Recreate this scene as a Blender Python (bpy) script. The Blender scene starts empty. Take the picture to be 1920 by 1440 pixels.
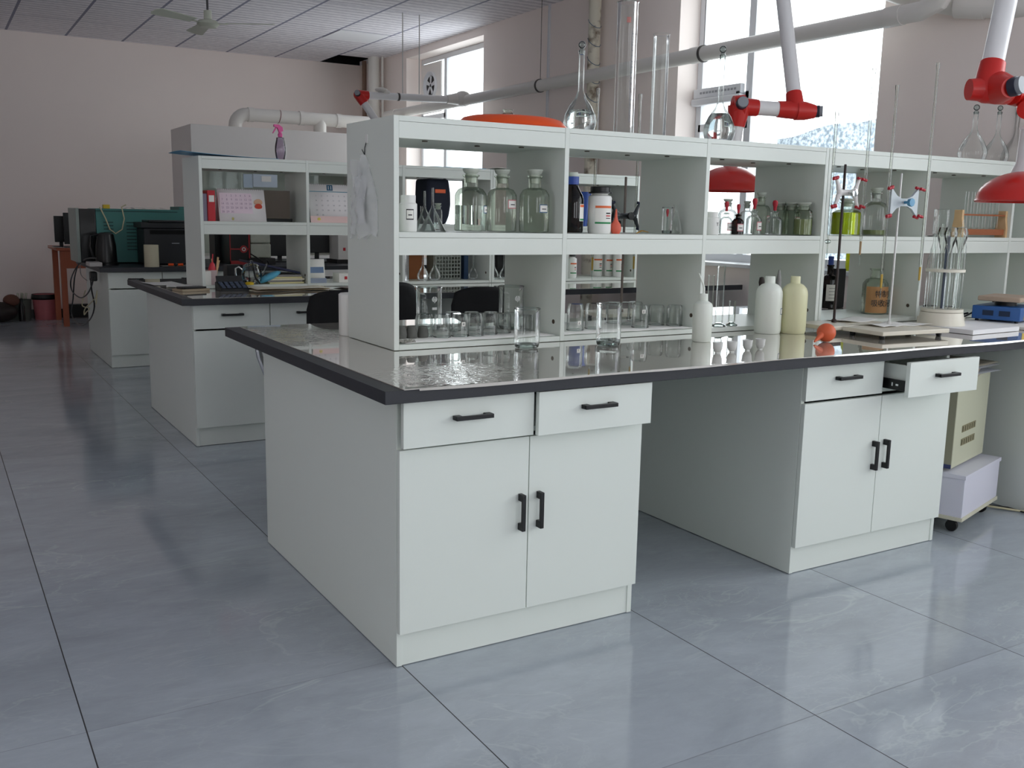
import bpy, bmesh, math, random
from mathutils import Vector, Matrix
random.seed(7)
C = bpy.context.scene.collection
S = bpy.context.scene

# ------------------------------------------------------------------ camera
CAM = Vector((-1.1073, -2.4793, 1.3224)); FPX = 1821.98
_y, _p, _r = (math.radians(a) for a in (-30.9614, -9.7224, 1.0798))
FW = Vector((math.sin(-_y)*math.cos(_p), math.cos(_y)*math.cos(_p), math.sin(_p)))
_rt = Vector((math.cos(_y), math.sin(_y), 0)); _up = _rt.cross(FW)
RT = _rt*math.cos(_r) + _up*math.sin(_r); UP = -_rt*math.sin(_r) + _up*math.cos(_r)
cd = bpy.data.cameras.new('camera'); cam = bpy.data.objects.new('camera', cd); C.objects.link(cam)
cd.sensor_fit = 'HORIZONTAL'; cd.sensor_width = 36; cd.lens = 36*FPX/1920; cd.clip_start = .05; cd.clip_end = 200
_m = Matrix((RT, UP, -FW)).transposed().to_4x4(); _m.translation = CAM
cam.matrix_world = _m; S.camera = cam

def at(px, py, x=None, y=None, z=None, d=None):
    """world point seen at a pixel of the 1920x1440 frame, on a given world plane (or at depth d)"""
    r = RT*((px-960)/FPX) - UP*((py-720)/FPX) + FW
    if d is not None: t = d
    elif x is not None: t = (x-CAM.x)/r.x
    elif y is not None: t = (y-CAM.y)/r.y
    else: t = (z-CAM.z)/r.z
    return CAM + r*t
def depth(p): return (Vector(p)-CAM).dot(FW)

# ------------------------------------------------------------------ view, world, light
S.view_settings.view_transform = 'Standard'; S.view_settings.look = 'None'
S.view_settings.gamma = 1; S.view_settings.use_curve_mapping = False
S.view_settings.exposure = 0.0
cy = S.cycles
cy.max_bounces = 14; cy.diffuse_bounces = 9; cy.glossy_bounces = 5; cy.transmission_bounces = 8; cy.transparent_max_bounces = 24
cy.caustics_reflective = False; cy.caustics_refractive = False; cy.use_denoising = True; cy.sample_clamp_indirect = 4.0
cy.use_adaptive_sampling = True; cy.adaptive_threshold = .02
try: cy.denoiser = 'OPENIMAGEDENOISE'
except Exception: pass
w = bpy.data.worlds.new('overcast_sky'); S.world = w; w.use_nodes = True
wn = w.node_tree.nodes; wl = w.node_tree.links
bg = wn['Background']
tc = wn.new('ShaderNodeTexCoord'); sx = wn.new('ShaderNodeSeparateXYZ'); rp = wn.new('ShaderNodeValToRGB')
wl.new(tc.outputs['Generated'], sx.inputs[0]); wl.new(sx.outputs['Z'], rp.inputs[0])
rp.color_ramp.elements[0].position = .0; rp.color_ramp.elements[0].color = (.84, .87, .91, 1)
rp.color_ramp.elements[1].position = .25; rp.color_ramp.elements[1].color = (.95, .98, 1.0, 1)
wl.new(rp.outputs[0], bg.inputs[0]); bg.inputs[1].default_value = 5.65
def portal(name, loc, rot, sx_, sy_):
    l = bpy.data.lights.new(name, 'AREA'); l.shape = 'RECTANGLE'; l.size = sx_; l.size_y = sy_
    l.cycles.is_portal = True
    o = bpy.data.objects.new(name, l); C.objects.link(o); o.location = loc; o.rotation_euler = rot
WX = 4.27; ZC = 3.37; FARY = 10.75; BACKY = -6.6; LEFTX = -5.2
WIN = [(7.22, 9.23), (1.93, 3.94), (-3.9, -.35), (-6.4, -4.2)]       # window openings on the right wall (y ranges); unseen third widened for light
WZ0, WZ1 = 1.0, 3.28
for a, b in WIN: portal('window_portal', (4.62, (a+b)/2, (WZ0+WZ1)/2), (0, math.radians(90), 0), WZ1-WZ0, b-a)
BWIN = [(-1.3, .3), (1.6, 3.2)]
for a, b in BWIN: portal('window_portal', ((a+b)/2, BACKY-.3, (.9+3.2)/2), (math.radians(90), 0, 0), b-a, 2.3)

LWIN_ADDED = [(-.8, -.1)]  # unseen left wall opening, added to brighten the bench ends
for a, b in LWIN_ADDED: portal('window_portal', (LEFTX-.2, (a+b)/2, 2.0), (0, math.radians(-90), 0), 2.0, b-a)
# ------------------------------------------------------------------ materials
def lin(c):
    if isinstance(c, str): c = [int(c[i:i+2], 16)/255 for i in (0, 2, 4)]
    return tuple((v/12.92 if v <= .04045 else ((v+.055)/1.055)**2.4) for v in c[:3]) + (1,)
MATS = {}
def mat(name, col='808080', rough=.5, metal=0, spec=.5, bump=0, bscale=50, coat=0, var=0, vscale=6, sub=0, trans=0, ior=1.45, emis=0):
    if name in MATS: return MATS[name]
    m = bpy.data.materials.new(name); m.use_nodes = True; MATS[name] = m
    n = m.node_tree.nodes; l = m.node_tree.links; b = n['Principled BSDF']
    c = lin(col)
    b.inputs['Base Color'].default_value = c; b.inputs['Roughness'].default_value = rough; b.inputs['Metallic'].default_value = metal
    b.inputs['Specular IOR Level'].default_value = spec; b.inputs['Coat Weight'].default_value = coat; b.inputs['IOR'].default_value = ior
    b.inputs['Transmission Weight'].default_value = trans
    if sub: b.inputs['Subsurface Weight'].default_value = sub; b.inputs['Subsurface Radius'].default_value = (.01, .01, .01)
    if bump or var:
        t = n.new('ShaderNodeTexCoord')
        if var:
            no = n.new('ShaderNodeTexNoise'); no.inputs['Scale'].default_value = vscale; no.inputs['Detail'].default_value = 4
            l.new(t.outputs['Object'], no.inputs['Vector'])
            mx = n.new('ShaderNodeMix'); mx.data_type = 'RGBA'; mx.blend_type = 'MIX'
            mx.inputs[6].default_value = tuple(v*(1-var) for v in c[:3])+(1,); mx.inputs[7].default_value = tuple(min(1, v*(1+var)) for v in c[:3])+(1,)
            l.new(no.outputs['Fac'], mx.inputs[0]); l.new(mx.outputs[2], b.inputs['Base Color'])
        if bump:
            n2 = n.new('ShaderNodeTexNoise'); n2.inputs['Scale'].default_value = bscale; n2.inputs['Detail'].default_value = 3
            l.new(t.outputs['Object'], n2.inputs['Vector'])
            bp = n.new('ShaderNodeBump'); bp.inputs['Strength'].default_value = bump; bp.inputs['Distance'].default_value = .003
            l.new(n2.outputs['Fac'], bp.inputs['Height']); l.new(bp.outputs[0], b.inputs['Normal'])
    return m
def glass(name, tint='FBFDFC', edge='B4BEBC', k=1.0, rough=.02, gl=1.0):
    """thin lab-glass wall: clear face on, darker and shinier towards its edge"""
    if name in MATS: return MATS[name]
    m = bpy.data.materials.new(name); m.use_nodes = True; MATS[name] = m
    n = m.node_tree.nodes; l = m.node_tree.links; n.clear()
    o = n.new('ShaderNodeOutputMaterial'); tr = n.new('ShaderNodeBsdfTransparent'); g = n.new('ShaderNodeBsdfGlossy')
    g.inputs['Roughness'].default_value = rough; g.inputs['Color'].default_value = (gl, gl, gl, 1)
    lw = n.new('ShaderNodeLayerWeight'); lw.inputs['Blend'].default_value = .5
    rp = n.new('ShaderNodeValToRGB'); rp.color_ramp.elements[0].position = .6; rp.color_ramp.elements[0].color = lin(tint)
    rp.color_ramp.elements[1].position = 1.0; rp.color_ramp.elements[1].color = lin(edge)
    l.new(lw.outputs['Facing'], rp.inputs[0]); l.new(rp.outputs[0], tr.inputs[0])
    fr = n.new('ShaderNodeFresnel'); fr.inputs['IOR'].default_value = 1.45
    mu = n.new('ShaderNodeMath'); mu.operation = 'MULTIPLY'; mu.use_clamp = True; mu.inputs[1].default_value = .8*k
    l.new(fr.outputs[0], mu.inputs[0])
    mx = n.new('ShaderNodeMixShader'); l.new(mu.outputs[0], mx.inputs[0]); l.new(tr.outputs[0], mx.inputs[1]); l.new(g.outputs[0], mx.inputs[2])
    l.new(mx.outputs[0], o.inputs[0]); return m
def N(m): return m.node_tree.nodes, m.node_tree.links

LAM = mat('white_laminate', 'DEE4DD', .38, bump=.03, bscale=220)
LAMG = mat('dark_gap', '3A3C3A', .8)
BLK = mat('black_handle_metal', '141517', .42)
EDGE = mat('worktop_edge', '2C2E33', .45, bump=.05, bscale=300)
CHROME = mat('chrome', 'D8D8DA', .12, metal=1)
STEEL = mat('painted_steel_rod', 'C9C9C6', .35, metal=.3)
BLACKP = mat('black_plastic', '0F0F11', .4)
DARKP = mat('charcoal_plastic', '1D1F22', .5)
WHITEP = mat('white_plastic', 'E8E8E4', .35, sub=.1)
MILK = mat('milky_polythene', 'E3E8DF', .35, sub=.2)
CREAMP = mat('cream_polythene', 'D9D8B2', .38, sub=.2)
REDP = mat('red_enamel', 'C8261F', .3, coat=.3)
REDJ = mat('red_joint_plastic', 'C4241E', .35)
RUBR = mat('red_rubber', 'B02030', .4)
RUBO = mat('orange_rubber', 'D8654F', .55, bump=.05, bscale=80)
ORNG = mat('orange_plastic', 'E5500F', .35)
PAPER = mat('white_paper', 'E9E8E4', .8, bump=.05, bscale=60)
PIPE = mat('white_plastic_pipe', 'DDDAD4', .35)
ALU = mat('white_coated_tube', 'E4E4E4', .28)
GL = glass('clear_glass'); GLG = glass('greenish_glass', 'F3F8F0', 'A9B6A8', 1.0)
FROST = mat('frosted_glass', 'C9CFC4', .45, trans=.0, sub=.0)
AMBER = glass('amber_glass', '5A3208', '1C0D02', 1.0)
LABELW = mat('paper_label', 'EDEBE4', .7); LABELR = mat('red_label_border', 'C97A80', .7); LABELB = mat('blue_label_border', '3E6488', .7)
INK = mat('dark_ink', '2A2A2E', .7); ORL = mat('orange_label_band', 'E06A3A', .6); GRL = mat('green_label_band', '2F8A55', .6); RDI = mat('red_ink', 'C23A3E', .7)
WHITEMARK = mat('white_enamel_mark', 'D8DAD8', .6)

# ------------------------------------------------------------------ mesh builder
class MB:
    def __init__(s): s.bm = bmesh.new(); s.mats = []; s.mi = 0; s.bev = False
    def use(s, m):
        if m not in s.mats: s.mats.append(m)
        s.mi = s.mats.index(m); return s
    def _tag(s, faces):
        for f in faces: f.material_index = s.mi
    def verts(s, vs, M=None):
        return [s.bm.verts.new((M @ Vector(v)) if M else v) for v in vs]
    def box(s, x0, y0, z0, x1, y1, z1, bev=0, M=None):
        b = bmesh.new() if bev else s.bm
        s.bev = s.bev or bool(bev)
        vs = [(x, y, z) for x in (x0, x1) for y in (y0, y1) for z in (z0, z1)]
        v = [b.verts.new(p) for p in vs]
        F = [b.faces.new([v[i] for i in q]) for q in ((0, 1, 3, 2), (4, 6, 7, 5), (0, 4, 5, 1), (2, 3, 7, 6), (0, 2, 6, 4), (1, 5, 7, 3))]
        if bev:
            bmesh.ops.bevel(b, geom=list(b.edges), offset=bev, segments=2, affect='EDGES', profile=.5)
            me = bpy.data.meshes.new('t'); b.to_mesh(me); b.free()
            k = len(s.bm.faces); nv = len(s.bm.verts); s.bm.from_mesh(me); bpy.data.meshes.remove(me)
            s.bm.faces.ensure_lookup_table(); s.bm.verts.ensure_lookup_table(); F = s.bm.faces[k:]; v = s.bm.verts[nv:]
        s._tag(F)
        if M:
            for q in v: q.co = M @ q.co
        return s
    def obox(s, c, size, rz=0, bev=0, rx=0, ry=0):
        M = Matrix.Translation(c) @ Matrix.Rotation(rz, 4, 'Z') @ Matrix.Rotation(ry, 4, 'Y') @ Matrix.Rotation(rx, 4, 'X')
        a, b, c_ = (v/2 for v in size); return s.box(-a, -b, -c_, a, b, c_, bev, M)
    def tube(s, pts, r, seg=12, cap=True):
        pts = [Vector(p) for p in pts]; rs = r if isinstance(r, (list, tuple)) else [r]*len(pts)
        rings = []; pn = None
        for i, p in enumerate(pts):
            t = (pts[min(i+1, len(pts)-1)]-pts[max(i-1, 0)]).normalized()
            if pn is None: a = t.orthogonal().normalized()
            else: a = (pn - t*pn.dot(t)).normalized()
            pn = a; b = t.cross(a)
            rings.append([s.bm.verts.new(p + (a*math.cos(2*math.pi*k/seg)+b*math.sin(2*math.pi*k/seg))*rs[i]) for k in range(seg)])
        for A, B in zip(rings, rings[1:]):
            s._tag([s.bm.faces.new((A[k], A[(k+1) % seg], B[(k+1) % seg], B[k])) for k in range(seg)])
        if cap: s._tag([s.bm.faces.new(rings[0][::-1]), s.bm.faces.new(rings[-1])])
        return s
    def lathe(s, prof, c=(0, 0, 0), seg=32, M=None, sq=1.0):
        c = Vector(c); rings = []
        for r, z in prof:
            if r < 1e-6: rings.append([s.bm.verts.new((M @ Vector((0, 0, z))) if M else c+Vector((0, 0, z)))])
            else:
                ring = []
                for k in range(seg):
                    a = 2*math.pi*k/seg; v = Vector((r*math.cos(a), r*math.sin(a)*sq, z))
                    ring.append(s.bm.verts.new((M @ v) if M else c+v))
                rings.append(ring)
        F = []
        for A, B in zip(rings, rings[1:]):
            if len(A) == 1 and len(B) == 1: continue
            if len(A) == 1: F += [s.bm.faces.new((A[0], B[(k+1) % seg], B[k])) for k in range(seg)]
            elif len(B) == 1: F += [s.bm.faces.new((A[k], A[(k+1) % seg], B[0])) for k in range(seg)]
            else: F += [s.bm.faces.new((A[k], A[(k+1) % seg], B[(k+1) % seg], B[k])) for k in range(seg)]
        s._tag(F); return s
    def prism(s, poly, a, b, axis='z', M=None):
        def P(u, v, t): return {'z': (u, v, t), 'y': (u, t, v), 'x': (t, u, v)}[axis]
        A = s.verts([P(u, v, a) for u, v in poly], M); B = s.verts([P(u, v, b) for u, v in poly], M)
        n = len(poly); F = [s.bm.faces.new(A[::-1]), s.bm.faces.new(B)]
        F += [s.bm.faces.new((A[k], A[(k+1) % n], B[(k+1) % n], B[k])) for k in range(n)]
        s._tag(F); return s
    def quad(s, *vs):
        s._tag([s.bm.faces.new(s.verts(vs))]); return s
    def sheet(s, nx, ny, fn):
        g = [[s.bm.verts.new(fn(i/nx, j/ny)) for j in range(ny+1)] for i in range(nx+1)]
        s._tag([s.bm.faces.new((g[i][j], g[i+1][j], g[i+1][j+1], g[i][j+1])) for i in range(nx) for j in range(ny)]); return s
    def sphere(s, c, r, sc=(1, 1, 1), seg=20):
        n = seg//2
        prof = [(r*math.sin(math.pi*i/n), -r*math.cos(math.pi*i/n)) for i in range(n+1)]
        prof[0] = (0, -r); prof[-1] = (0, r)
        return s.lathe(prof, seg=seg, M=Matrix.Translation(c) @ Matrix.Diagonal((*sc, 1)))
    def build(s, name, m=None, parent=None, local=False, smooth=35, thick=0):
        if parent is not None and not local:
            off = parent.matrix_basis.inverted()
            if parent.parent: off = off @ parent.parent.matrix_basis.inverted()
            for v in s.bm.verts: v.co = off @ v.co
        bmesh.ops.recalc_face_normals(s.bm, faces=s.bm.faces)
        me = bpy.data.meshes.new(name); s.bm.to_mesh(me); s.bm.free()
        for x in (s.mats or [m]): me.materials.append(x)
        o = bpy.data.objects.new(name, me); C.objects.link(o)
        if parent is not None: o.parent = parent
        if smooth:
            for p in me.polygons: p.use_smooth = True
            me.set_sharp_from_angle(angle=math.radians(20 if s.bev else smooth))
        if thick:
            md = o.modifiers.new('t', 'SOLIDIFY'); md.thickness = thick; md.offset = 0
        return o
def tag(o, label=None, cat=None, group=None, kind=None):
    if label: o['label'] = label
    if cat: o['category'] = cat
    if group: o['group'] = group
    if kind: o['kind'] = kind
    return o
def thing(name, loc, label, cat, group=None, rz=0):
    o = bpy.data.objects.new(name, None); C.objects.link(o); o.empty_display_size = .05
    o.location = loc; o.rotation_euler = (0, 0, rz); o.matrix_basis = Matrix.Translation(loc) @ Matrix.Rotation(rz, 4, 'Z')
    return tag(o, label, cat, group)
def struct(o): o['kind'] = 'structure'; return o
def kids(o): return [c for c in bpy.data.objects if c.parent == o]
def copy_tree(o, loc=None, label=None, parent=None, rz=None, scale=None):
    ch = kids(o); c = o.copy(); C.objects.link(c)
    if parent is not None: c.parent = parent
    if loc is not None: c.location = loc
    if rz is not None: c.rotation_euler = (0, 0, rz)
    if scale is not None: c.scale = scale
    if label: c['label'] = label
    for k in ch: copy_tree(k, parent=c)
    return c
def text(s, size, M, m, parent, name='lettering', ex=.0004, align='CENTER'):
    cu = bpy.data.curves.new('t', 'FONT'); cu.body = s; cu.size = size; cu.extrude = ex; cu.align_x = align; cu.align_y = 'CENTER'; cu.resolution_u = 3
    t = bpy.data.objects.new('t', cu); C.objects.link(t)
    dg = bpy.context.evaluated_depsgraph_get(); me = bpy.data.meshes.new_from_object(t.evaluated_get(dg))
    bpy.data.objects.remove(t); bpy.data.curves.remove(cu)
    if parent is not None: 
        off = parent.matrix_basis.inverted()
        if parent.parent: off = off @ parent.parent.matrix_basis.inverted()
        M = off @ M
    me.transform(M); me.name = name; me.materials.clear(); me.materials.append(m)
    o = bpy.data.objects.new(name, me); C.objects.link(o); o.parent = parent; return o
def facing(loc, rz=0):  # upright lettering facing -y (then turned by rz)
    return Matrix.Translation(loc) @ Matrix.Rotation(rz, 4, 'Z') @ Matrix.Rotation(math.pi/2, 4, 'X')

# ------------------------------------------------------------------ room shell
TX0, TXW, TYL = -.8429, .8633, 1.7275
def floor_mat():
    m = mat('polished_marble_tiles', '6E7275', .09); n, l = N(m); b = n['Principled BSDF']
    def math_(op, a, c=None, cl=False):
        q = n.new('ShaderNodeMath'); q.operation = op; q.use_clamp = cl
        for i, v in enumerate((a, c)):
            if v is None: continue
            if isinstance(v, (int, float)): q.inputs[i].default_value = v
            else: l.new(v, q.inputs[i])
        return q.outputs[0]
    g = n.new('ShaderNodeNewGeometry'); sp = n.new('ShaderNodeSeparateXYZ'); l.new(g.outputs['Position'], sp.inputs[0])
    u = math_('DIVIDE', math_('SUBTRACT', sp.outputs[0], TX0), TXW); ku = math_('FLOOR', u); fu = math_('SUBTRACT', u, ku)
    off = math_('MULTIPLY', math_('GREATER_THAN', ku, .5), -.85)
    v = math_('DIVIDE', math_('SUBTRACT', sp.outputs[1], math_('ADD', off, .049)), TYL); kv = math_('FLOOR', v); fv = math_('SUBTRACT', v, kv)
    du = math_('MULTIPLY', math_('MINIMUM', fu, math_('SUBTRACT', 1, fu)), TXW)
    dv = math_('MULTIPLY', math_('MINIMUM', fv, math_('SUBTRACT', 1, fv)), TYL)
    gr = math_('MAXIMUM', math_('LESS_THAN', du, .0017), math_('MULTIPLY', math_('LESS_THAN', dv, .0012), .55))
    # veined stone, shifted per tile
    cb = n.new('ShaderNodeCombineXYZ'); l.new(math_('MULTIPLY', ku, 13.7), cb.inputs[0]); l.new(math_('MULTIPLY', kv, 7.3), cb.inputs[1]); l.new(math_('ADD', ku, kv), cb.inputs[2])
    va = n.new('ShaderNodeVectorMath'); va.operation = 'ADD'; l.new(g.outputs['Position'], va.inputs[0]); l.new(cb.outputs[0], va.inputs[1])
    mp = n.new('ShaderNodeMapping'); mp.inputs['Rotation'].default_value = (0, 0, .6); mp.inputs['Scale'].default_value = (1.0, 2.3, 1); l.new(va.outputs[0], mp.inputs[0])
    def noise(sc, det, dist, ro=.55):
        q = n.new('ShaderNodeTexNoise'); q.inputs['Scale'].default_value = sc; q.inputs['Detail'].default_value = det; q.inputs['Distortion'].default_value = dist; q.inputs['Roughness'].default_value = ro
        l.new(mp.outputs[0], q.inputs['Vector']); return q.outputs['Fac']
    def vein(f, wd): return math_('SUBTRACT', 1, math_('DIVIDE', math_('ABSOLUTE', math_('SUBTRACT', f, .5)), wd), True)
    v1 = math_('MULTIPLY', math_('POWER', math_('MAXIMUM', vein(noise(1.1, 5, .9), .012), 0), 1.3), .5)
    v2 = math_('MULTIPLY', math_('MAXIMUM', vein(noise(2.3, 6, 1.6), .014), 0), .26)
    cloud = noise(1.6, 6, .5, .65); fine = noise(9, 8, .6, .75)
    vm = math_('MULTIPLY', math_('MAXIMUM', v1, v2), math_('MULTIPLY', math_('SUBTRACT', noise(.9, 3, 0), .36), 4.0, True))
    r = n.new('ShaderNodeValToRGB'); r.color_ramp.elements[0].position = .3; r.color_ramp.elements[0].color = lin('9AA1A8')
    r.color_ramp.elements[1].position = .72; r.color_ramp.elements[1].color = lin('B4BCC4')
    l.new(math_('ADD', math_('MULTIPLY', cloud, .72), math_('MULTIPLY', fine, .28)), r.inputs[0])
    mx = n.new('ShaderNodeMix'); mx.data_type = 'RGBA'; l.new(vm, mx.inputs[0]); l.new(r.outputs[0], mx.inputs[6]); mx.inputs[7].default_value = lin('C2CBCB')
    m2 = n.new('ShaderNodeMix'); m2.data_type = 'RGBA'; l.new(gr, m2.inputs[0]); l.new(mx.outputs[2], m2.inputs[6]); m2.inputs[7].default_value = lin('2E2E30')
    l.new(m2.outputs[2], b.inputs['Base Color'])
    l.new(math_('ADD', math_('MULTIPLY', gr, .5), math_('ADD', math_('MULTIPLY', fine, .05), .075)), b.inputs['Roughness'])
    b.inputs['IOR'].default_value = 1.52
    return m
def ceil_mat():
    m = mat('striped_ceiling_panels', 'B9B7BF', .7); n, l = N(m); b = n['Principled BSDF']
    def M_(op, a, c=None, cl=False):
        q = n.new('ShaderNodeMath'); q.operation = op; q.use_clamp = cl
        for i, v in enumerate((a, c)):
            if v is None: continue
            if isinstance(v, (int, float)): q.inputs[i].default_value = v
            else: l.new(v, q.inputs[i])
        return q.outputs[0]
    g = n.new('ShaderNodeNewGeometry'); sp = n.new('ShaderNodeSeparateXYZ'); l.new(g.outputs['Position'], sp.inputs[0])
    u = M_('FRACT', M_('DIVIDE', M_('SUBTRACT', sp.outputs[0], .497), .6375)); v = M_('FRACT', M_('DIVIDE', M_('SUBTRACT', sp.outputs[1], 8.35), 1.275))
    du = M_('MULTIPLY', M_('MINIMUM', u, M_('SUBTRACT', 1, u)), .6375); dv = M_('MULTIPLY', M_('MINIMUM', v, M_('SUBTRACT', 1, v)), 1.275)
    gr = M_('MAXIMUM', M_('LESS_THAN', du, .014), M_('MULTIPLY', M_('LESS_THAN', dv, .008), .6))
    wv = n.new('ShaderNodeTexWave'); wv.wave_type = 'BANDS'; wv.bands_direction = 'Y'; wv.inputs['Scale'].default_value = 2.6; wv.inputs['Distortion'].default_value = 2.2; wv.inputs['Detail'].default_value = 2; wv.inputs['Detail Scale'].default_value = 6
    l.new(g.outputs['Position'], wv.inputs['Vector'])
    r = n.new('ShaderNodeValToRGB'); r.color_ramp.elements[0].color = lin('D2CFD6'); r.color_ramp.elements[1].color = lin('F6F3F7'); l.new(wv.outputs['Fac'], r.inputs[0])
    mx = n.new('ShaderNodeMix'); mx.data_type = 'RGBA'; l.new(gr, mx.inputs[0]); l.new(r.outputs[0], mx.inputs[6]); mx.inputs[7].default_value = lin('85869A')
    l.new(mx.outputs[2], b.inputs['Base Color'])
    return m
WALL = mat('painted_wall', 'F5EAE4', .85, bump=.06, bscale=35, var=.03, vscale=1.2)
REVEAL = mat('window_reveal_paint', 'D8D6D2', .8)
PVC = mat('window_frame_pvc', 'D9DBDF', .35)
def pane_mat():
    m = glass('window_glass', 'FAFCFC', 'D8E2E2', .6); return m
fb = MB(); fb.box(LEFTX-.2, BACKY-.3, -.1, 4.6, FARY+.2, 0)
struct(fb.build('floor', floor_mat(), smooth=0))
cb_ = MB()   # ceiling with the missing panel by the far corner left open
hx0, hx1, hy0, hy1 = 3.68, 4.25, 10.05, 10.74
for bx in ((LEFTX-.2, BACKY-.3, hx0, FARY+.2), (hx0, BACKY-.3, 4.6, hy0), (hx1, hy0, 4.6, FARY+.2)):
    cb_.box(bx[0], bx[1], ZC, bx[2], bx[3], ZC+.05)
struct(cb_.build('ceiling', ceil_mat(), smooth=0))
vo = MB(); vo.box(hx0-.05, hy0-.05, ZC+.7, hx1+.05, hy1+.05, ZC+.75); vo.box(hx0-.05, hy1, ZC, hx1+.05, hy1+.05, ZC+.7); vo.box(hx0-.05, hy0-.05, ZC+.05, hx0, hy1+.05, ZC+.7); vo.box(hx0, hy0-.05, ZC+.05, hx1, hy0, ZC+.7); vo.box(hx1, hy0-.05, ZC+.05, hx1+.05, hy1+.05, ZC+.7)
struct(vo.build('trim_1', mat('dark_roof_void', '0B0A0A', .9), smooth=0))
m_ = MB(); m_.box(LEFTX-.2, FARY, 0, 4.6, FARY+.15, ZC); struct(m_.build('wall_far', WALL, smooth=0))
def wall_open(name, ranges, lo, hi, z0, z1, fn):
    m = MB(); cur = lo
    for a, b in sorted(ranges):
        fn(m, cur, a, 0, ZC); fn(m, a, b, 0, z0); fn(m, a, b, z1, ZC); cur = b
    fn(m, cur, hi, 0, ZC); return struct(m.build(name, WALL, smooth=0))
wall_open('wall_right', WIN, BACKY-.3, FARY, WZ0, WZ1, lambda m, a, b, c, d: m.box(WX, a, c, 4.58, b, d))
wall_open('wall_left', LWIN_ADDED, BACKY-.3, FARY, 1.0, 3.0, lambda m, a, b, c, d: m.box(LEFTX-.15, a, c, LEFTX, b, d))
wall_open('wall_back', BWIN, LEFTX, WX, .9, 3.2, lambda m, a, b, c, d: m.box(a, BACKY-.25, c, b, BACKY, d))
m_ = MB(); m_.box(LEFTX, FARY-.015, 0, 4.2, FARY, .1); struct(m_.build('baseboard_far', mat('dark_skirting_tile', '2A2523', .4), smooth=0))

def window(n_, a, b, mull, vent=None, trans=None):
    """pvc window in the right wall: frame, mullion(s), panes"""
    z0, z1, X0, X1 = WZ0+.004, WZ1-.004, 4.48, 4.54
    a += .004; b -= .004
    f = MB(); t = .06
    f.box(X0, a, z0, X1, b, z0+t); f.box(X0, a, z1-t, X1, b, z1); f.box(X0, a, z0+t, X1, a+t, z1-t); f.box(X0, b-t, z0+t, X1, b, z1-t)
    for y in mull: f.box(X0, y-.035, z0+t, X1, y+.035, z1-t)
    if trans:
        for (ya, yb, z) in trans: f.box(X0, ya, z-.03, X1, yb, z+.03)
    w_ = struct(f.build('window_%d' % n_, PVC, smooth=0))
    p = MB(); p.box(4.51, a+.02, z0+.02, 4.514, b-.02, z1-.02); p.build('pane', pane_mat(), w_, smooth=0)
    return w_
w1 = window(1, *WIN[0], [8.55], trans=[(8.55, 9.2, 2.55)])
w2 = window(2, *WIN[1], [3.33], trans=[(3.33, 3.9, 2.3), (3.33, 3.9, 2.08)])
window(3, *WIN[2], [-2.7, -1.5]); window(4, *WIN[3], [-5.3])
for k, (a, b) in enumerate(BWIN):
    f = MB(); f.box(a, BACKY-.16, .9, b, BACKY-.1, .96); f.box(a, BACKY-.16, 3.14, b, BACKY-.1, 3.2)
    for x in (a, (a+b)/2-.03, b-.06): f.box(x, BACKY-.16, .96, x+.06, BACKY-.1, 3.14)
    struct(f.build('window_%d' % (k+5), PVC, smooth=0))
# window sills
for k, (a, b) in enumerate(WIN[:2]):
    m_ = MB(); m_.box(4.2, a-.03, .975, 4.5, b+.03, 1.003, .004); struct(m_.build('trim_%d' % (k+2), mat('sill_board', 'D5D8DA', .35), smooth=0))
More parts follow.
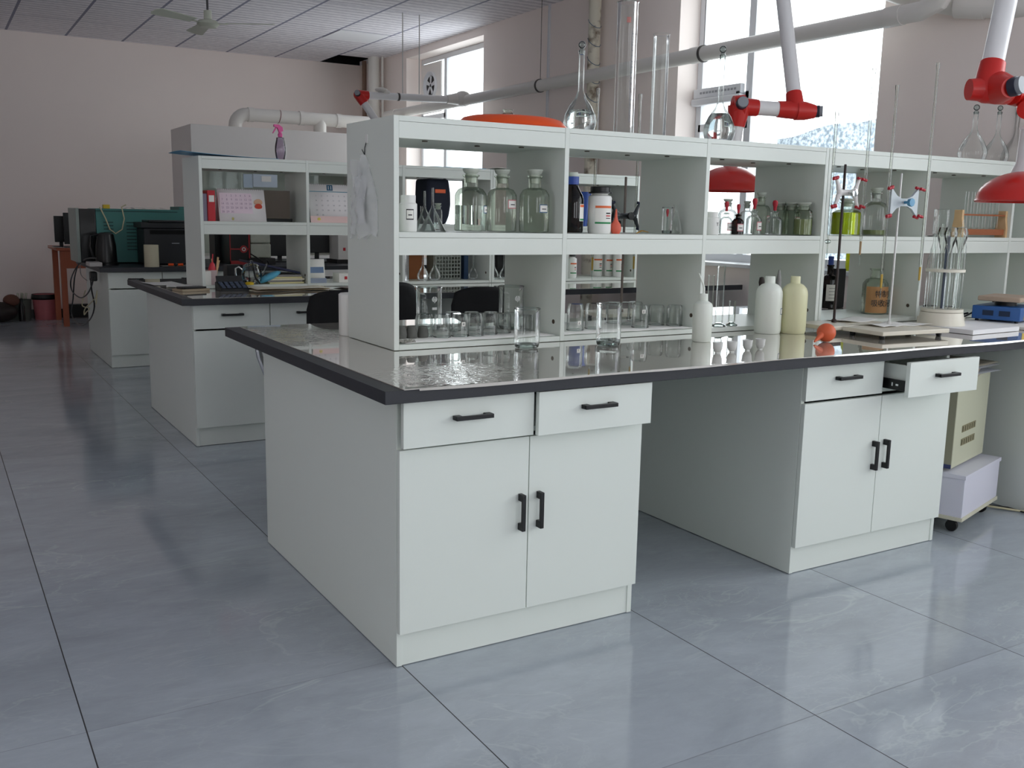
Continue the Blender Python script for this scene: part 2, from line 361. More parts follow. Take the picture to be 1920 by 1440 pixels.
# ------------------------------------------------------------------ benches
ZT, ZB = .85, .8132
def film_mat():
    """clear soft vinyl over a dark worktop: mirror-like, gently rippled"""
    m = mat('clear_vinyl_over_dark_worktop', 'B8B4AA', .03, ior=2.15, coat=1.0); n, l = N(m); b = n['Principled BSDF']
    b.inputs['Coat Roughness'].default_value = .02; b.inputs['Coat IOR'].default_value = 1.6
    g = n.new('ShaderNodeNewGeometry')
    no = n.new('ShaderNodeTexNoise'); no.inputs['Scale'].default_value = 2.5; no.inputs['Detail'].default_value = 1; l.new(g.outputs['Position'], no.inputs['Vector'])
    wr = n.new('ShaderNodeTexNoise'); wr.inputs['Scale'].default_value = 28; wr.inputs['Detail'].default_value = 3; wr.inputs['Distortion'].default_value = 1.2; l.new(g.outputs['Position'], wr.inputs['Vector'])
    # creased patches: the front corner and the strip at the back end
    def patch(cx, cy_, rx, ry):
        s_ = n.new('ShaderNodeVectorMath'); s_.operation = 'SUBTRACT'; l.new(g.outputs['Position'], s_.inputs[0]); s_.inputs[1].default_value = (cx, cy_, ZT)
        d_ = n.new('ShaderNodeVectorMath'); d_.operation = 'MULTIPLY'; l.new(s_.outputs[0], d_.inputs[0]); d_.inputs[1].default_value = (1/rx, 1/ry, 0)
        ln = n.new('ShaderNodeVectorMath'); ln.operation = 'LENGTH'; l.new(d_.outputs[0], ln.inputs[0])
        q = n.new('ShaderNodeMapRange'); q.inputs['From Min'].default_value = 1.0; q.inputs['From Max'].default_value = .5; l.new(ln.outputs['Value'], q.inputs['Value']); return q.outputs[0]
    def add(a, c):
        q = n.new('ShaderNodeMath'); q.operation = 'MAXIMUM'; l.new(a, q.inputs[0]); l.new(c, q.inputs[1]); return q.outputs[0]
    pm = add(patch(.22, .12, .34, .22), patch(.02, 1.2, .3, .35))
    wc = n.new('ShaderNodeMath'); wc.operation = 'SUBTRACT'; l.new(wr.outputs['Fac'], wc.inputs[0]); wc.inputs[1].default_value = .5
    q = n.new('ShaderNodeMath'); q.operation = 'MULTIPLY'; l.new(pm, q.inputs[0]); l.new(wc.outputs[0], q.inputs[1])
    q2 = n.new('ShaderNodeMath'); q2.operation = 'MULTIPLY'; q2.inputs[1].default_value = .05; l.new(no.outputs['Fac'], q2.inputs[0])
    q3 = n.new('ShaderNodeMath'); q3.operation = 'ADD'; l.new(q.outputs[0], q3.inputs[0]); l.new(q2.outputs[0], q3.inputs[1])
    bp = n.new('ShaderNodeBump'); bp.inputs['Strength'].default_value = .5; bp.inputs['Distance'].default_value = .006; l.new(q3.outputs[0], bp.inputs['Height'])
    l.new(bp.outputs[0], b.inputs['Normal']); l.new(bp.outputs[0], b.inputs['Coat Normal'])
    return m
FILM = film_mat()
def worktop(x0, y0, x1, y1, label, film=True):
    t = thing('worktop', (x0, y0, ZB), label, 'worktop')
    m = MB(); m.box(x0, y0, ZB, x1, y1, ZT, .0015); m.build('slab', EDGE, t)
    if film:
        m = MB(); m.box(x0+.055, y0-.002, ZT, x1-.01, y1-.01, ZT+.0025, .001)
        if film == 2:   # the loose front lip of the sheet
            m.sheet(40, 2, lambda u, v: (x0+.1+u*(x1-x0-.12), y0-.003-v*.004, ZT+.002-v*(.005+.004*math.sin(u*23)*math.cos(u*9))))
        o = m.build('vinyl_cover', FILM, t); o['label'] = 'clear shiny vinyl sheet'
    return t
def handle(m, cx, cz, L, y, vert=False):
    """black bridge handle on a front whose face is at y (facing -y)"""
    h = L/2
    def B(u0, v0, u1, v1, ya, yb, bv=.0015):
        if vert: m.box(cx+v0, ya, cz+u0, cx+v1, yb, cz+u1, bv)
        else: m.box(cx+u0, ya, cz+v0, cx+u1, yb, cz+v1, bv)
    B(-h, -.0065, -h+.022, .0065, y-.026, y); B(h-.022, -.0065, h, .0065, y-.026, y); B(-h, -.0062, h, .0062, y-.0285, y-.0185)
def cabinet(x0, y0, w_, dp, label, opens=(0, 0), group=None, doors=True):
    t = thing('base_cabinet', (x0, y0, 0), label, 'cabinet', group)
    x1, y1, p = x0+w_, y0+dp, .018
    b = MB()
    b.box(x0, y0, .003, x0+p, y1, ZB, .0006); b.box(x1-p, y0, .003, x1, y1, ZB, .0006)
    b.box(x0+p, y0+.004, .003, x1-p, y0+.02, .10); b.box(x0+p, y0+.004, .10, x1-p, y1-.02, .118)
    b.box(x0+p, y1-.018, .003, x1-p, y1-.002, ZB-.002); b.box(x0+p, y0+.3, .5, x1-p, y1-.3, .518)
    b.box(x0+p, y0+.006, ZB-.14, x1-p, y0+.022, ZB-.125)
    b.build('carcass', LAM, t, smooth=0)
    for fx in (x0+.05, x1-.05):
        f = MB(); f.lathe([(0, 0), (.012, 0), (.012, .004), (0, .004)], (fx, y0+.03, 0), 10); f.build('foot', WHITEP, t)
    xm = (x0+x1)/2
    for k in (0, 1):
        a, c = (x0+.001, xm-.0015) if k == 0 else (xm+.0015, x1-.001)
        m = MB(); m.box(a, y0-.02, .110, c, y0-.002, .664, .0008); d = m.build('door', LAM, t, smooth=0)
        m = MB(); handle(m, (xm-.031) if k == 0 else (xm+.035), .43, .115, y0-.02, True); m.build('handle', BLK, d)
        o_ = opens[k]
        yf = y0-.02-o_
        m = MB(); m.box(a+.001, yf, .674, c-.001, yf+.018, .808, .0008)
        if o_ > .01:
            m.box(a+.03, yf+.018, .69, a+.042, yf+.40, .79); m.box(c-.042, yf+.018, .69, c-.03, yf+.40, .79); m.box(a+.042, yf+.018, .69, c-.042, yf+.40, .70); m.box(a+.042, yf+.39, .70, c-.042, yf+.40, .79)
        d = m.build('drawer', LAM, t, smooth=0)
        if o_ > .08:
            m = MB(); m.box(a+.018, yf+.03, .692, a+.029, yf+.42, .732, .001); m.build('drawer_slide', BLACKP, d)
            m = MB(); m.box(a+.0165, yf+.06, .709, a+.018, yf+.072, .716); m.box(a+.0165, yf+.085, .706, a+.018, yf+.091, .720); m.build('slide_clip', CHROME, d)
        m = MB(); handle(m, (a+c)/2-(.0 if k == 0 else 0), .752, .122, yf); m.build('handle', BLK, d)
    return t
def shelf_unit(xs, y0, dp, label, screws=True, ends=(1, 1), back=True):
    """open shelf unit: xs = left faces of the uprights"""
    p = .019; X0, X1 = xs[0], xs[-1]+p; y1 = y0+dp
    t = thing('bench_shelf', (X0, y0, ZT), label, 'shelf')
    for i, x in enumerate(xs):
        m = MB(); m.box(x, y0, ZT+.0045, x+p, y1, 1.656, .0006)
        m.build('side_panel' if i in (0, len(xs)-1) else 'divider', LAM, t, smooth=0)
    for nm, z0, z1 in (('bottom_board', ZT+.0045, .8727), ('middle_shelf', 1.1865, 1.2654), ('top_shelf', 1.582, 1.656)):
        m = MB()
        for a, c in zip(xs, xs[1:]):
            a_, c_ = a+p+.0008, c-.0008
            if nm == 'bottom_board': m.box(a_, y0+.001, z0, c_, y1-.001, z1)
            else:
                m.box(a_, y0+.001, z1-.018, c_, y1-.001, z1); m.box(a_, y0+.001, z0, c_, y0+.018, z1-.0192); m.box(a_, y1-.018, z0, c_, y1-.001, z1-.0192); m.box(a_, y0+.018, z0+.002, c_, y1-.018, z0+.018)
        o = m.build(nm, LAM, t, smooth=0)
        if nm == 'top_shelf' and screws:
            for a, c in zip(xs, xs[1:]):
                for fx, fy in ((.22, .18), (.58, .35), (.80, .2)):
                    q = MB(); q.lathe([(0, 0), (.010, 0), (.010, .003), (.005, .0035), (0, .001)], (a+(c-a)*fx, y0+dp*fy, z0-.002), 12)
                    q.build('screw_cap', mat('brown_screw_cap', '4A3E30', .5), o)
    if screws:
        for x in xs[1:]:
            q = MB(); M = Matrix.Translation((x-.001, y0+.05, .925)) @ Matrix.Rotation(math.pi/2, 4, 'Y'); q.lathe([(0, 0), (.009, 0), (.009, .002), (0, .002)], seg=12, M=M)
            q.build('screw_cap', MATS['brown_screw_cap'], t)
    return t
# ---- bench A
W_, G_ = .8703, .7567
cabinet(0, 0, W_, 1.2747, 'white base cabinet at the free end of the front bench, drawers slightly ajar', (.025, .045))
cabinet(W_+G_, 0, .8534, 1.2747, 'white base cabinet of the front bench with its drawer pulled well out', (0, .115))
cabinet(3.235, 0, .85, 1.2747, 'white base cabinet of the front bench beyond the beige machine, plain side showing')
worktop(-.0687, -.0811, 4.2, 1.579, 'long dark worktop of the front bench under a clear shiny vinyl sheet', 2)
shelf_unit([.2745, .972, 1.674, 2.375], .6314, .4323, 'white open shelf unit of the front bench with a plastic bag on its end')
shelf_unit([2.397, 3.092, 3.801, 4.19], .6314, .4323, 'white open shelf unit of the front bench nearest the window wall')
# ---- bench B
bx, by = .1331, 3.067
cabinet(bx, by, .8703, 1.30, 'white base cabinet at the free end of the middle bench, behind the black chair')
cabinet(bx+1.627, by, .8534, 1.30, 'white base cabinet of the middle bench seen through the front shelf bay')
worktop(bx-.0687, by-.0811, 4.2, by+1.60, 'dark worktop of the middle bench covered with papers and a clear vinyl sheet', 1)
shelf_unit([.335, 1.006, 1.68, 2.362], 3.652, .4323, 'white open shelf unit of the middle bench holding the desk calendars')
shelf_unit([2.384, 3.03, 3.68], 3.652, .4323, 'white open shelf unit of the middle bench near the far window, reagent bottles inside')
# ---- bench C
cx_, cy_ = .168, 6.24
cabinet(cx_, cy_, .8703, 1.28, 'white base cabinet at the free end of the back bench, black cords hanging on it')
cabinet(cx_+.88, cy_, .8703, 1.28, 'white base cabinet of the back bench behind the middle shelf unit')
worktop(cx_-.0687, cy_-.0811, 3.9, cy_+1.40, 'dark worktop of the back bench loaded with machines', 0)
# ------------------------------------------------------------------ glassware and bottle builders
UPR = [.2745, .972, 1.674, 2.375, 3.092, 3.801, 4.19]; SY = [0]
def fit_y(px, py, Y, R):
    """move a shelf item forward until it stands inside the bay it is seen in"""
    xf = at(px, py, y=.6314).x
    lo = max([u+(.041 if u == 2.375 else .019) for u in UPR if u < xf]+[-9]); hi = min([u for u in UPR if u > xf]+[9])
    while Y > .637+R and not (lo+R < at(px, py, y=Y).x < hi-R-.001): Y -= .006
    return max(Y, .637+R)
def span(px, ytop, ybase, wpx, Y, z0):
    """place from the photo: x, height and radius of something standing at z0 on the plane y=Y"""
    R0 = wpx*depth(at(px, ybase, y=Y))/FPX/2
    if z0 < 1.6: Y = fit_y(px, ybase, Y, R0)
    SY[0] = Y
    b = at(px, ybase, y=Y); t = at(px, ytop, y=Y)
    bx_ = b.x
    if z0 < 1.6:
        xf = at(px, ybase, y=.6314).x; lo = max([u+(.041 if u == 2.375 else .019) for u in UPR if u < xf]+[-9]); hi = min([u for u in UPR if u > xf]+[9])
        bx_ = min(max(bx_, lo+R0+.003), hi-R0-.003)
    return bx_, t.z-z0, wpx*depth((b.x, Y, (z0+t.z)/2))/FPX/2
def curved_label(r, z0, z1, a0, a1, m, parent, name='label', off=.0006):
    q = MB(); n_ = 10
    q.sheet(n_, 1, lambda u, v: (math.cos(a0+(a1-a0)*u)*(r+off), math.sin(a0+(a1-a0)*u)*(r+off), z0+(z1-z0)*v))
    return q.build(name, m, parent, local=True)
FACE = -math.pi/2-.35     # the side of a round thing that looks at the camera
def banded_label(r, H, z0, z1, t, parent_ang=FACE, half=.9):
    l_ = curved_label(r, z0, z1, parent_ang-half, parent_ang+half, LABELW, t)
    h = (z1-z0)
    curved_label(r, z1-h*.14, z1-h*.02, parent_ang-half, parent_ang+half, ORL, l_, 'label_band', .001)
    curved_label(r, z0+h*.02, z0+h*.12, parent_ang-half, parent_ang+half, GRL, l_, 'label_band', .001)
    for k, (a, b, c) in enumerate(((.55, .62, .1), (.42, .48, .3), (.3, .34, .2))):
        curved_label(r, z0+h*a, z0+h*b, parent_ang+.15, parent_ang+.15+half*.65, (INK, RDI, INK)[k], l_, 'print_line', .001)
    return l_
def small_label(r, z0, z1, ang, half, t, border=LABELB, mark=True):
    b_ = curved_label(r, z0, z1, ang-half, ang+half, border, t, 'label')
    h = z1-z0; curved_label(r, z0+h*.1, z1-h*.1, ang-half*.88, ang+half*.88, LABELW, b_, 'label_paper', .0009)
    if mark: curved_label(r, z0+h*.4, z0+h*.5, ang-half*.5, ang+half*.5, INK, b_, 'writing', .0012)
def reagent_bottle(name, loc, H, R, label, cat='bottle', gm=None, stopper='glass', liquid=None, fill=0, lab=None, group=None, wide=False):
    t = thing(name, loc, label, cat, group); gm = gm or GLG; nk = .66 if wide else .45
    sh = .66 if wide else .58; nb = sh+.13
    prof = [(0, .003), (R*.9, .003), (R*.98, .01*H+.002), (R, .03*H), (R, sh*H), (R*.97, (sh+.03)*H), (R*(.55+nk/2), (nb-.03)*H), (R*nk, nb*H), (R*nk*.95, .86*H), (R*nk*1.2, .885*H), (R*nk*1.2, .9*H), (R*nk*.9, .9*H)]
    q = MB(); q.lathe(prof, seg=36); q.build('glass_body', gm, t, local=True)
    if stopper == 'glass':
        q = MB(); s_ = R*nk; q.lathe([(0, .78*H), (s_*.72, .78*H), (s_*.86, .9*H), (s_*.7, .915*H), (s_*1.0, .94*H), (s_*1.18, .985*H), (s_*1.15, H), (0, H)], seg=24); q.build('stopper', FROST, t, local=True)
    elif stopper == 'cap':
        q = MB(); s_ = R*nk; q.lathe([(0, H), (s_*1.3, H), (s_*1.35, .99*H), (s_*1.35, .87*H), (s_*1.1, .87*H)], seg=24); q.build('cap', BLACKP, t, local=True)
    if liquid:
        q = MB(); q.lathe([(0, .006), (R*.94, .006), (R*.96, .03*H), (R*.96, fill*H), (0, fill*H)], seg=32); q.build('liquid', liquid, t, local=True)
    if lab: small_label(R, lab[0]*H, lab[1]*H, lab[2], lab[3], t, lab[4] if len(lab) > 4 else LABELB)
    return t
def dropper_bottle(loc, H, R, label, gm=None, lab=None, liquid=None):
    t = thing('dropper_bottle', loc, label, 'bottle'); gm = gm or GL
    q = MB(); q.lathe([(0, .002), (R*.95, .002), (R, .02*H), (R, .42*H), (R*.8, .49*H), (R*.42, .54*H), (R*.4, .6*H), (R*.6, .64*H), (R*.55, .65*H)], seg=28); q.build('glass_body', gm, t, local=True)
    q = MB(); q.lathe([(R*.08, .1*H), (R*.12, .3*H), (R*.14, .62*H), (R*.4, .65*H), (R*.2, .67*H), (R*.17, .74*H)], seg=14); q.build('pipette_stem', gm if gm is AMBER else GL, t, local=True)
    q = MB(); q.lathe([(R*.2, .70*H), (R*.22, .80*H), (R*.3, .86*H), (R*.34, .93*H), (R*.25, .985*H), (0, H)], seg=18); q.build('rubber_teat', RUBR, t, local=True)
    if lab: small_label(R, .12*H, .36*H, lab, .6, t, LABELR)
    if liquid:
        q = MB(); q.lathe([(0, .005), (R*.92, .005), (R*.94, .25*H), (0, .25*H)], seg=24); q.build('liquid', liquid, t, local=True)
    return t
def beaker_prof(H, R, inv=False):
    p = [(0, .002), (R*.86, .002), (R*.97, .012), (R, .03), (R, H-.004), (R*1.05, H), (R*1.03, H-.001)]
    return [(r, H-z) for r, z in p] if inv else p
def beaker(name, loc, H, R, label, inv=False, group=None, mark=None, liquid=0, scale_marks=False, gm=None):
    t = thing(name, loc, label, 'beaker', group)
    q = MB(); q.lathe(beaker_prof(H, R, inv), seg=36)
    q.build('glass_wall', gm or GL, t, local=True)
    q = MB(); zz = H if not inv else .002
    q.lathe([(R*1.05, zz-.0015), (R*1.065, zz), (R*1.05, zz+.0015), (R*1.035, zz), (R*1.05, zz-.0015)], seg=36); q.build('rim', GLRIM, t, local=True)
    if not inv:
        q = MB(); q.lathe([(R*.8, .003), (R*.93, .004), (R*.97, .012), (R*.9, .014), (0, .006)], seg=32); q.build('thick_base', GLRIM, t, local=True)
    if scale_marks:
        m_ = MB()
        for k in range(8):
            a0 = FACE-.35; w_ = .28 if k % 2 == 0 else .16
            m_.sheet(4, 1, lambda u, v: (math.cos(a0-w_*u)*(R+.0005), math.sin(a0-w_*u)*(R+.0005), H*(.84-.08*k)+.0012*v))
        m_.sheet(1, 1, lambda u, v: (math.cos(a0+.012*u)*(R+.0005), math.sin(a0+.012*u)*(R+.0005), H*(.28+.561*v)))
        m_.build('graduation', WHITEMARK, t, local=True)
        e = MB(); a1 = FACE+.35     # printed round emblem: two arcs round a centre stroke
        def arc(c0, c1, r0, r1, n_=8):
            e.sheet(n_, 1, lambda u, v: (math.cos(a1+(r0+(r1-r0)*v)*math.cos(c0+(c1-c0)*u)/R)*(R+.0006), math.sin(a1+(r0+(r1-r0)*v)*math.cos(c0+(c1-c0)*u)/R)*(R+.0006), H*.73+(r0+(r1-r0)*v)*math.sin(c0+(c1-c0)*u)))
        arc(math.radians(100), math.radians(250), .006, .0115); arc(math.radians(-70), math.radians(80), .006, .0115); arc(0, 2*math.pi, .0015, .0045, 16)
        e.sheet(1, 1, lambda u, v: (math.cos(a1+(.0015*(2*u-1))/R)*(R+.0006), math.sin(a1+(.0015*(2*u-1))/R)*(R+.0006), H*.73-.0035-.011*v))
        e.sheet(4, 1, lambda u, v: (math.cos(a1+.2*(2*u-1))*(R+.0006), math.sin(a1+.2*(2*u-1))*(R+.0006), H*(.48+.06*v)))
        e.build('printed_emblem', WHITEMARK, t, local=True)
        text('1000', .010, t.matrix_basis @ Matrix.Translation((math.cos(FACE-.62)*(R+.001), math.sin(FACE-.62)*(R+.001), H*.86)) @ Matrix.Rotation(FACE-.62+math.pi/2, 4, 'Z') @ Matrix.Rotation(math.pi/2, 4, 'X'), WHITEMARK, t, 'volume_number')
    if mark:
        a_ = FACE+mark[1]; P_ = Vector((math.cos(a_)*(R+.0006), math.sin(a_)*(R+.0006), H*mark[2]))
        curved_label(R, H*mark[2]-.008, H*mark[2]+.008, a_-.22, a_+.22, LABELW, t, 'number_sticker', .0004)
        M = t.matrix_basis @ Matrix.Translation(P_*1.0) @ Matrix.Rotation(a_+math.pi/2, 4, 'Z') @ Matrix.Rotation(math.pi/2, 4, 'X')
        if mark[3]: M = M @ Matrix.Rotation(math.pi, 4, 'Z')
        text(mark[0], .014, M, INK, t, 'written_number', .0006)
    if liquid:
        q = MB(); q.lathe([(0, .005), (R*.93, .006), (R*.96, .02), (R*.96, liquid), (0, liquid)], seg=32); q.build('water', WATER, t, local=True)
    return t
GLRIM = glass('glass_rim', 'E0E8E6', 'B4C2C0', 2.6)
WATER = mat('water', 'F4F8F8', 0.0, trans=1.0, ior=1.33)
YEL = mat('yellow_green_liquid', 'C9D400', .05, trans=.55, ior=1.33); PALEY = mat('pale_green_liquid', 'B9C48A', .1, trans=.4, ior=1.33)
CLOUDY = mat('cloudy_deposit', 'BEB3A0', .8)
def vol_flask(loc, H, R, label, water=0, stopper=True, group=None, name='volumetric_flask'):
    t = thing(name, loc, label, 'flask', group); nr = R*.17
    bh = min(R*2.3, .55*H)
    prof = [(0, .003), (R*.62, .003), (R*.86, bh*.1), (R, bh*.32), (R*.93, bh*.5), (R*.7, bh*.72), (R*.36, bh*.93), (nr*1.3, bh*1.06), (nr, bh*1.15), (nr, H*.86), (nr*1.25, H*.9), (nr*1.2, H*.905)]
    q = MB(); q.lathe(prof, seg=36); q.build('glass_body', GL, t, local=True)
    if stopper:
        q = MB(); q.lathe([(0, H*.86), (nr*.9, H*.86), (nr*1.1, H*.9), (nr*.8, H*.915), (nr*.7, H*.925)], seg=16); q.sphere((0, 0, H*.925+nr*1.25), nr*1.35, seg=14); q.build('stopper', GLRIM, t, local=True)
    if water:
        pr = [(r*.95, z+.002) for r, z in prof if z < bh*water]
        def rad(z):
            for (r0, a), (r1, b) in zip(prof, prof[1:]):
                if a <= z <= b and b > a: return r0+(r1-r0)*(z-a)/(b-a)
            return nr
        pr.append((rad(bh*water)*.95, bh*water)); pr.append((0, bh*water)); pr[0] = (0, .005)
        q = MB(); q.lathe(pr, seg=36); q.build('water', WATER, t, local=True)
    return t
def cylinder_glass(loc, H, R, label, foot=True, marks=True, group=None):
    t = thing('measuring_cylinder', loc, label, 'measuring cylinder', group)
    q = MB(); q.lathe([(0, .014), (R*.95, .014), (R, .02), (R, H-.003), (R*1.12, H), (R*1.08, H-.001)], seg=28); q.build('glass_tube', GL, t, local=True)
    if foot:
        q = MB(); q.lathe([(0, 0), (R*1.7, 0), (R*1.75, .004), (R*1.2, .008), (R*.7, .013), (0, .014)], seg=6 if foot == 6 else 28); q.build('foot', GLRIM, t, local=True)
    if marks:
        m_ = MB(); a0 = FACE+.2
        m_.sheet(1, 1, lambda u, v: (math.cos(a0+.03*u)*(R+.0004), math.sin(a0+.03*u)*(R+.0004), H*(.12+.66*v)))
        for k in range(17):
            m_.sheet(3, 1, lambda u, v: (math.cos(a0+(.4 if k % 2 else .6)*u)*(R+.0004), math.sin(a0+(.4 if k % 2 else .6)*u)*(R+.0004), H*(.12+.04*k)+.0011*v))
        m_.build('graduation', mat('blue_grey_print', '6A7488', .6), t, local=True)
        curved_label(R, H*.84, H*.88, FACE-.35, FACE+.05, mat('red_print', 'C08078', .6), t, 'printed_emblem')
    return t
def funnel(loc, H, R, label, stem_top=True):
    t = thing('glass_funnel', loc, label, 'funnel')
    q = MB(); q.lathe([(R, 0), (R*.98, .003), (R*.13, H*.55), (R*.11, H*.6), (R*.09, H)], seg=32); q.build('glass_cone', GLRIM2, t, local=True)
    return t
GLRIM2 = glass('funnel_glass', 'EEF1F0', 'A4AEAC', 1.6)
def plastic_bottle(name, loc, H, R, label, m, cap=None, capm=None, lab=None, neck=.42, sq=1.0, dome=False, cap_top=None):
    t = thing(name, loc, label, 'bottle')
    if dome: prof = [(0, 0), (R*.93, 0), (R, .012), (R, .68*H), (R*.97, .74*H), (R*.86, .80*H), (R*.62, .855*H), (R*neck, .88*H), (R*neck, .9*H)]
    else: prof = [(0, 0), (R*.92, 0), (R, .01), (R, .76*H), (R*.93, .80*H), (R*.62, .83*H), (R*neck, .845*H), (R*neck, .88*H)]
    q = MB(); q.lathe(prof, seg=36); q.build('bottle_body', m, t, local=True)
    q = MB(); r = R*neck*(1.0 if dome else 1.18)
    q.lathe([(r, .87*H), (r*1.05, .875*H), (r*1.03, .99*H), (r*.98, H), (0, H)] if not cap_top else [(r*1.18, .855*H), (r*1.18, .885*H), (r, .89*H), (r, .985*H), (r*.95, H), (0, H)], seg=28); q.build('screw_cap', capm or m, t, local=True)
    return t

SH0, SH1, SH2 = .8732, 1.2659, 1.6565
# ================================================================== front bench: on top of the shelf
def flask_on_top(px, pt, pb, wpx, Y, label, water, **k):
    x, h, r = span(px, pt, pb, wpx, Y, SH2); return vol_flask((x, SY[0], SH2), h, r, label, water, **k)
flask_on_top(1087, 77, 240, 62, .86, 'tall stoppered volumetric flask half full of water on the shelf top beside the orange tray', .62)
flask_on_top(1347, 84, 262, 60, .82, 'volumetric flask of water on the shelf top in front of the red fume arm', .8)
x, h, r = span(1169, 3, 243, 38, .86, SH2); cylinder_glass((x, SY[0], SH2), h, r, 'tallest glass measuring cylinder on the shelf top')
x, h, r = span(1233, 63, 248, 29, .86, SH2); cylinder_glass((x, SY[0], SH2), h, r, 'shorter glass measuring cylinder on the shelf top, next to the tallest one', marks=False)
for px, Y, lb in ((1822, .9, 'first empty volumetric flask of the row under the red arm joint'), (1866, .93, 'second empty volumetric flask of the row under the red arm joint'), (1900, .95, 'third empty volumetric flask of the row, beside the red hood stem')):
    x, h, r = span(px, 198, 300, 52 if px < 1850 else 46, Y, SH2); vol_flask((x, SY[0], SH2), h, r, lb, 0, group='empty flasks on the shelf top')
a = at(860, 228, y=.84); b = at(1056, 234, y=.84); cx0 = (a.x+b.x)/2; rr = (b.x-a.x)/2
q = MB(); q.lathe([(rr, 0), (rr*.985, .004), (rr*.86, .030), (rr*.74, .037), (0, .039)], (cx0, .84, SH2+.006), 40, sq=.75); q.lathe([(rr*.5, 0), (rr*.98, .002), (rr*.98, .006), (rr*.5, .008)], (cx0, .84, SH2), 40, sq=.75)
o = q.build('plastic_tray', ORNG); tag(o, 'shallow orange plastic tray lying upside down on the shelf top', 'tray')
x, h, r = span(952, 201, 225, 25, .98, SH2); q = MB()
reagent_bottle('glass_jar', (x, SY[0], SH2), h, r, 'short greenish glass jar behind the orange tray on the shelf top', 'jar', wide=True, stopper=None)
# ================================================================== shelf, upper level, bay 1
x, h, r = span(765, 366, 434, 34, .72, SH1)
t = thing('plastic_jar', (x, SY[0], SH1), 'white plastic jar with a small square label in the first upper bay', 'jar')
q = MB(); q.lathe([(0, 0), (r*.95, 0), (r, .006), (r, h*.76), (r*.84, h*.8), (r*.84, h), (0, h)], seg=32); q.build('jar_body', WHITEP, t, local=True)
small_label(r, h*.33, h*.62, FACE+.15, .42, t, INK)
x, h, r = span(811, 352, 434, 50, .74, SH1); funnel((x, SY[0], SH1), h, r, 'upside-down glass funnel beside the large water bottle')
x, h, r = span(796, 358, 433, 44, .84, SH1); funnel((x, SY[0], SH1), h, r, 'upside-down glass funnel standing behind another funnel')
x, h, r = span(821, 381, 431, 16, 1.0, SH1); reagent_bottle('reagent_bottle', (x, SY[0], SH1), h, r, 'tiny glass bottle with frosted stopper behind the funnels', gm=GL, wide=True, liquid=WATER, fill=.3)
x, h, r = span(790, 384, 432, 20, .98, SH1); vol_flask((x, SY[0], SH1), h*1.05, r*1.1, 'small empty flask between the white jar and the funnels', 0, stopper=False)
x, h, r = span(882, 316, 434, 60, .76, SH1); reagent_bottle('reagent_bottle', (x, SY[0], SH1), h, r, 'large stoppered glass bottle half full of clear water', gm=GLG, liquid=WATER, fill=.42, lab=(.3, .42, FACE+1.15, .35, LABELB))
x, h, r = span(940, 318, 435, 56, .80, SH1); reagent_bottle('reagent_bottle', (x, SY[0], SH1), h, r, 'large stoppered glass bottle with a pink-edged label, middle of three', lab=(.38, .52, FACE+.65, .4, LABELR))
x, h, r = span(1001, 318, 436, 56, .86, SH1); reagent_bottle('reagent_bottle', (x, SY[0], SH1), h, r, 'large pale green stoppered bottle next to the first divider', lab=(.32, .45, FACE+.5, .35, LABELB))
# ---- bay 2
x, h, r = span(1072, 323, 436, 42, .76, SH1)
t = thing('brown_bottle', (x, SY[0], SH1), 'brown glass bottle with a blue screw cap in the second upper bay', 'bottle')
q = MB(); q.lathe([(0, .002), (r*.95, .002), (r, .01), (r, .55*h), (r*.9, .62*h), (r*.5, .76*h), (r*.42, .8*h), (r*.42, .86*h)], seg=32); q.build('amber_body', AMBER, t, local=True)
q = MB(); q.lathe([(0, .006), (r*.9, .006), (r*.93, .5*h), (0, .5*h)], seg=28); q.build('liquid', mat('dark_brown_liquid', '3A1E08', .1), t, local=True)
q = MB(); q.lathe([(r*.52, .8*h), (r*.52, .93*h), (0, .93*h)], seg=24); q.build('blue_cap', mat('blue_cap', '2E4A9A', .4), t, local=True)
q = MB(); q.lathe([(r*.4, .93*h), (r*.42, h), (0, h)], seg=20); q.build('dust_cap', FROST, t, local=True)
l_ = curved_label(r, .2*h, .48*h, FACE+.45, FACE+1.5, LABELW, t); curved_label(r, .43*h, .47*h, FACE+.5, FACE+1.4, ORL, l_, 'label_band', .001); curved_label(r, .21*h, .24*h, FACE+.5, FACE+1.4, GRL, l_, 'label_band', .001)
x, h, r = span(1123, 350, 437, 44, .73, SH1)
t = plastic_bottle('reagent_jar', (x, SY[0], SH1), h, r, 'white plastic reagent jar with black cap and orange and green banded label', WHITEP, capm=BLACKP, neck=.72, cap_top=True)
banded_label(r, h, h*.2, h*.6, t, FACE+.15, .8)
x, h, r = span(1154, 391, 437, 21, .72, SH1)
q = MB(); q.lathe([(0, 0), (r*.7, .0), (r*.95, h*.1), (r, h*.22), (r*.85, h*.38), (r*.4, h*.52), (r*.25, h*.66), (r*.14, h*.95), (0, h)], (x, SY[0], SH1), 24)
o = q.build('rubber_bulb', RUBO); tag(o, 'small coral rubber bulb standing upright beside the white reagent jar', 'rubber bulb')
q = MB(); 
for s_ in (0, .006): q.tube([(0, s_, .001), (.03, s_*1.6, .012), (.062, s_, .002+.004)], [.0012, .002, .001], 6)
o = q.build('tweezers', mat('brass', 'B58A3A', .35, metal=.6)); o.location = (at(1194, 432, y=.72).x, .72, SH1+.001); tag(o, 'small brass-coloured tweezers lying on the middle shelf', 'tweezers')
x, h, r = span(1250, 389, 437, 20, .76, SH1); beaker('beaker', (x, SY[0], SH1), h, r, 'small glass beaker holding a dropper on the middle shelf')
t = thing('dropper', (x, SY[0], SH1+.004), 'dropper with a dark red teat standing in the small beaker', 'dropper')
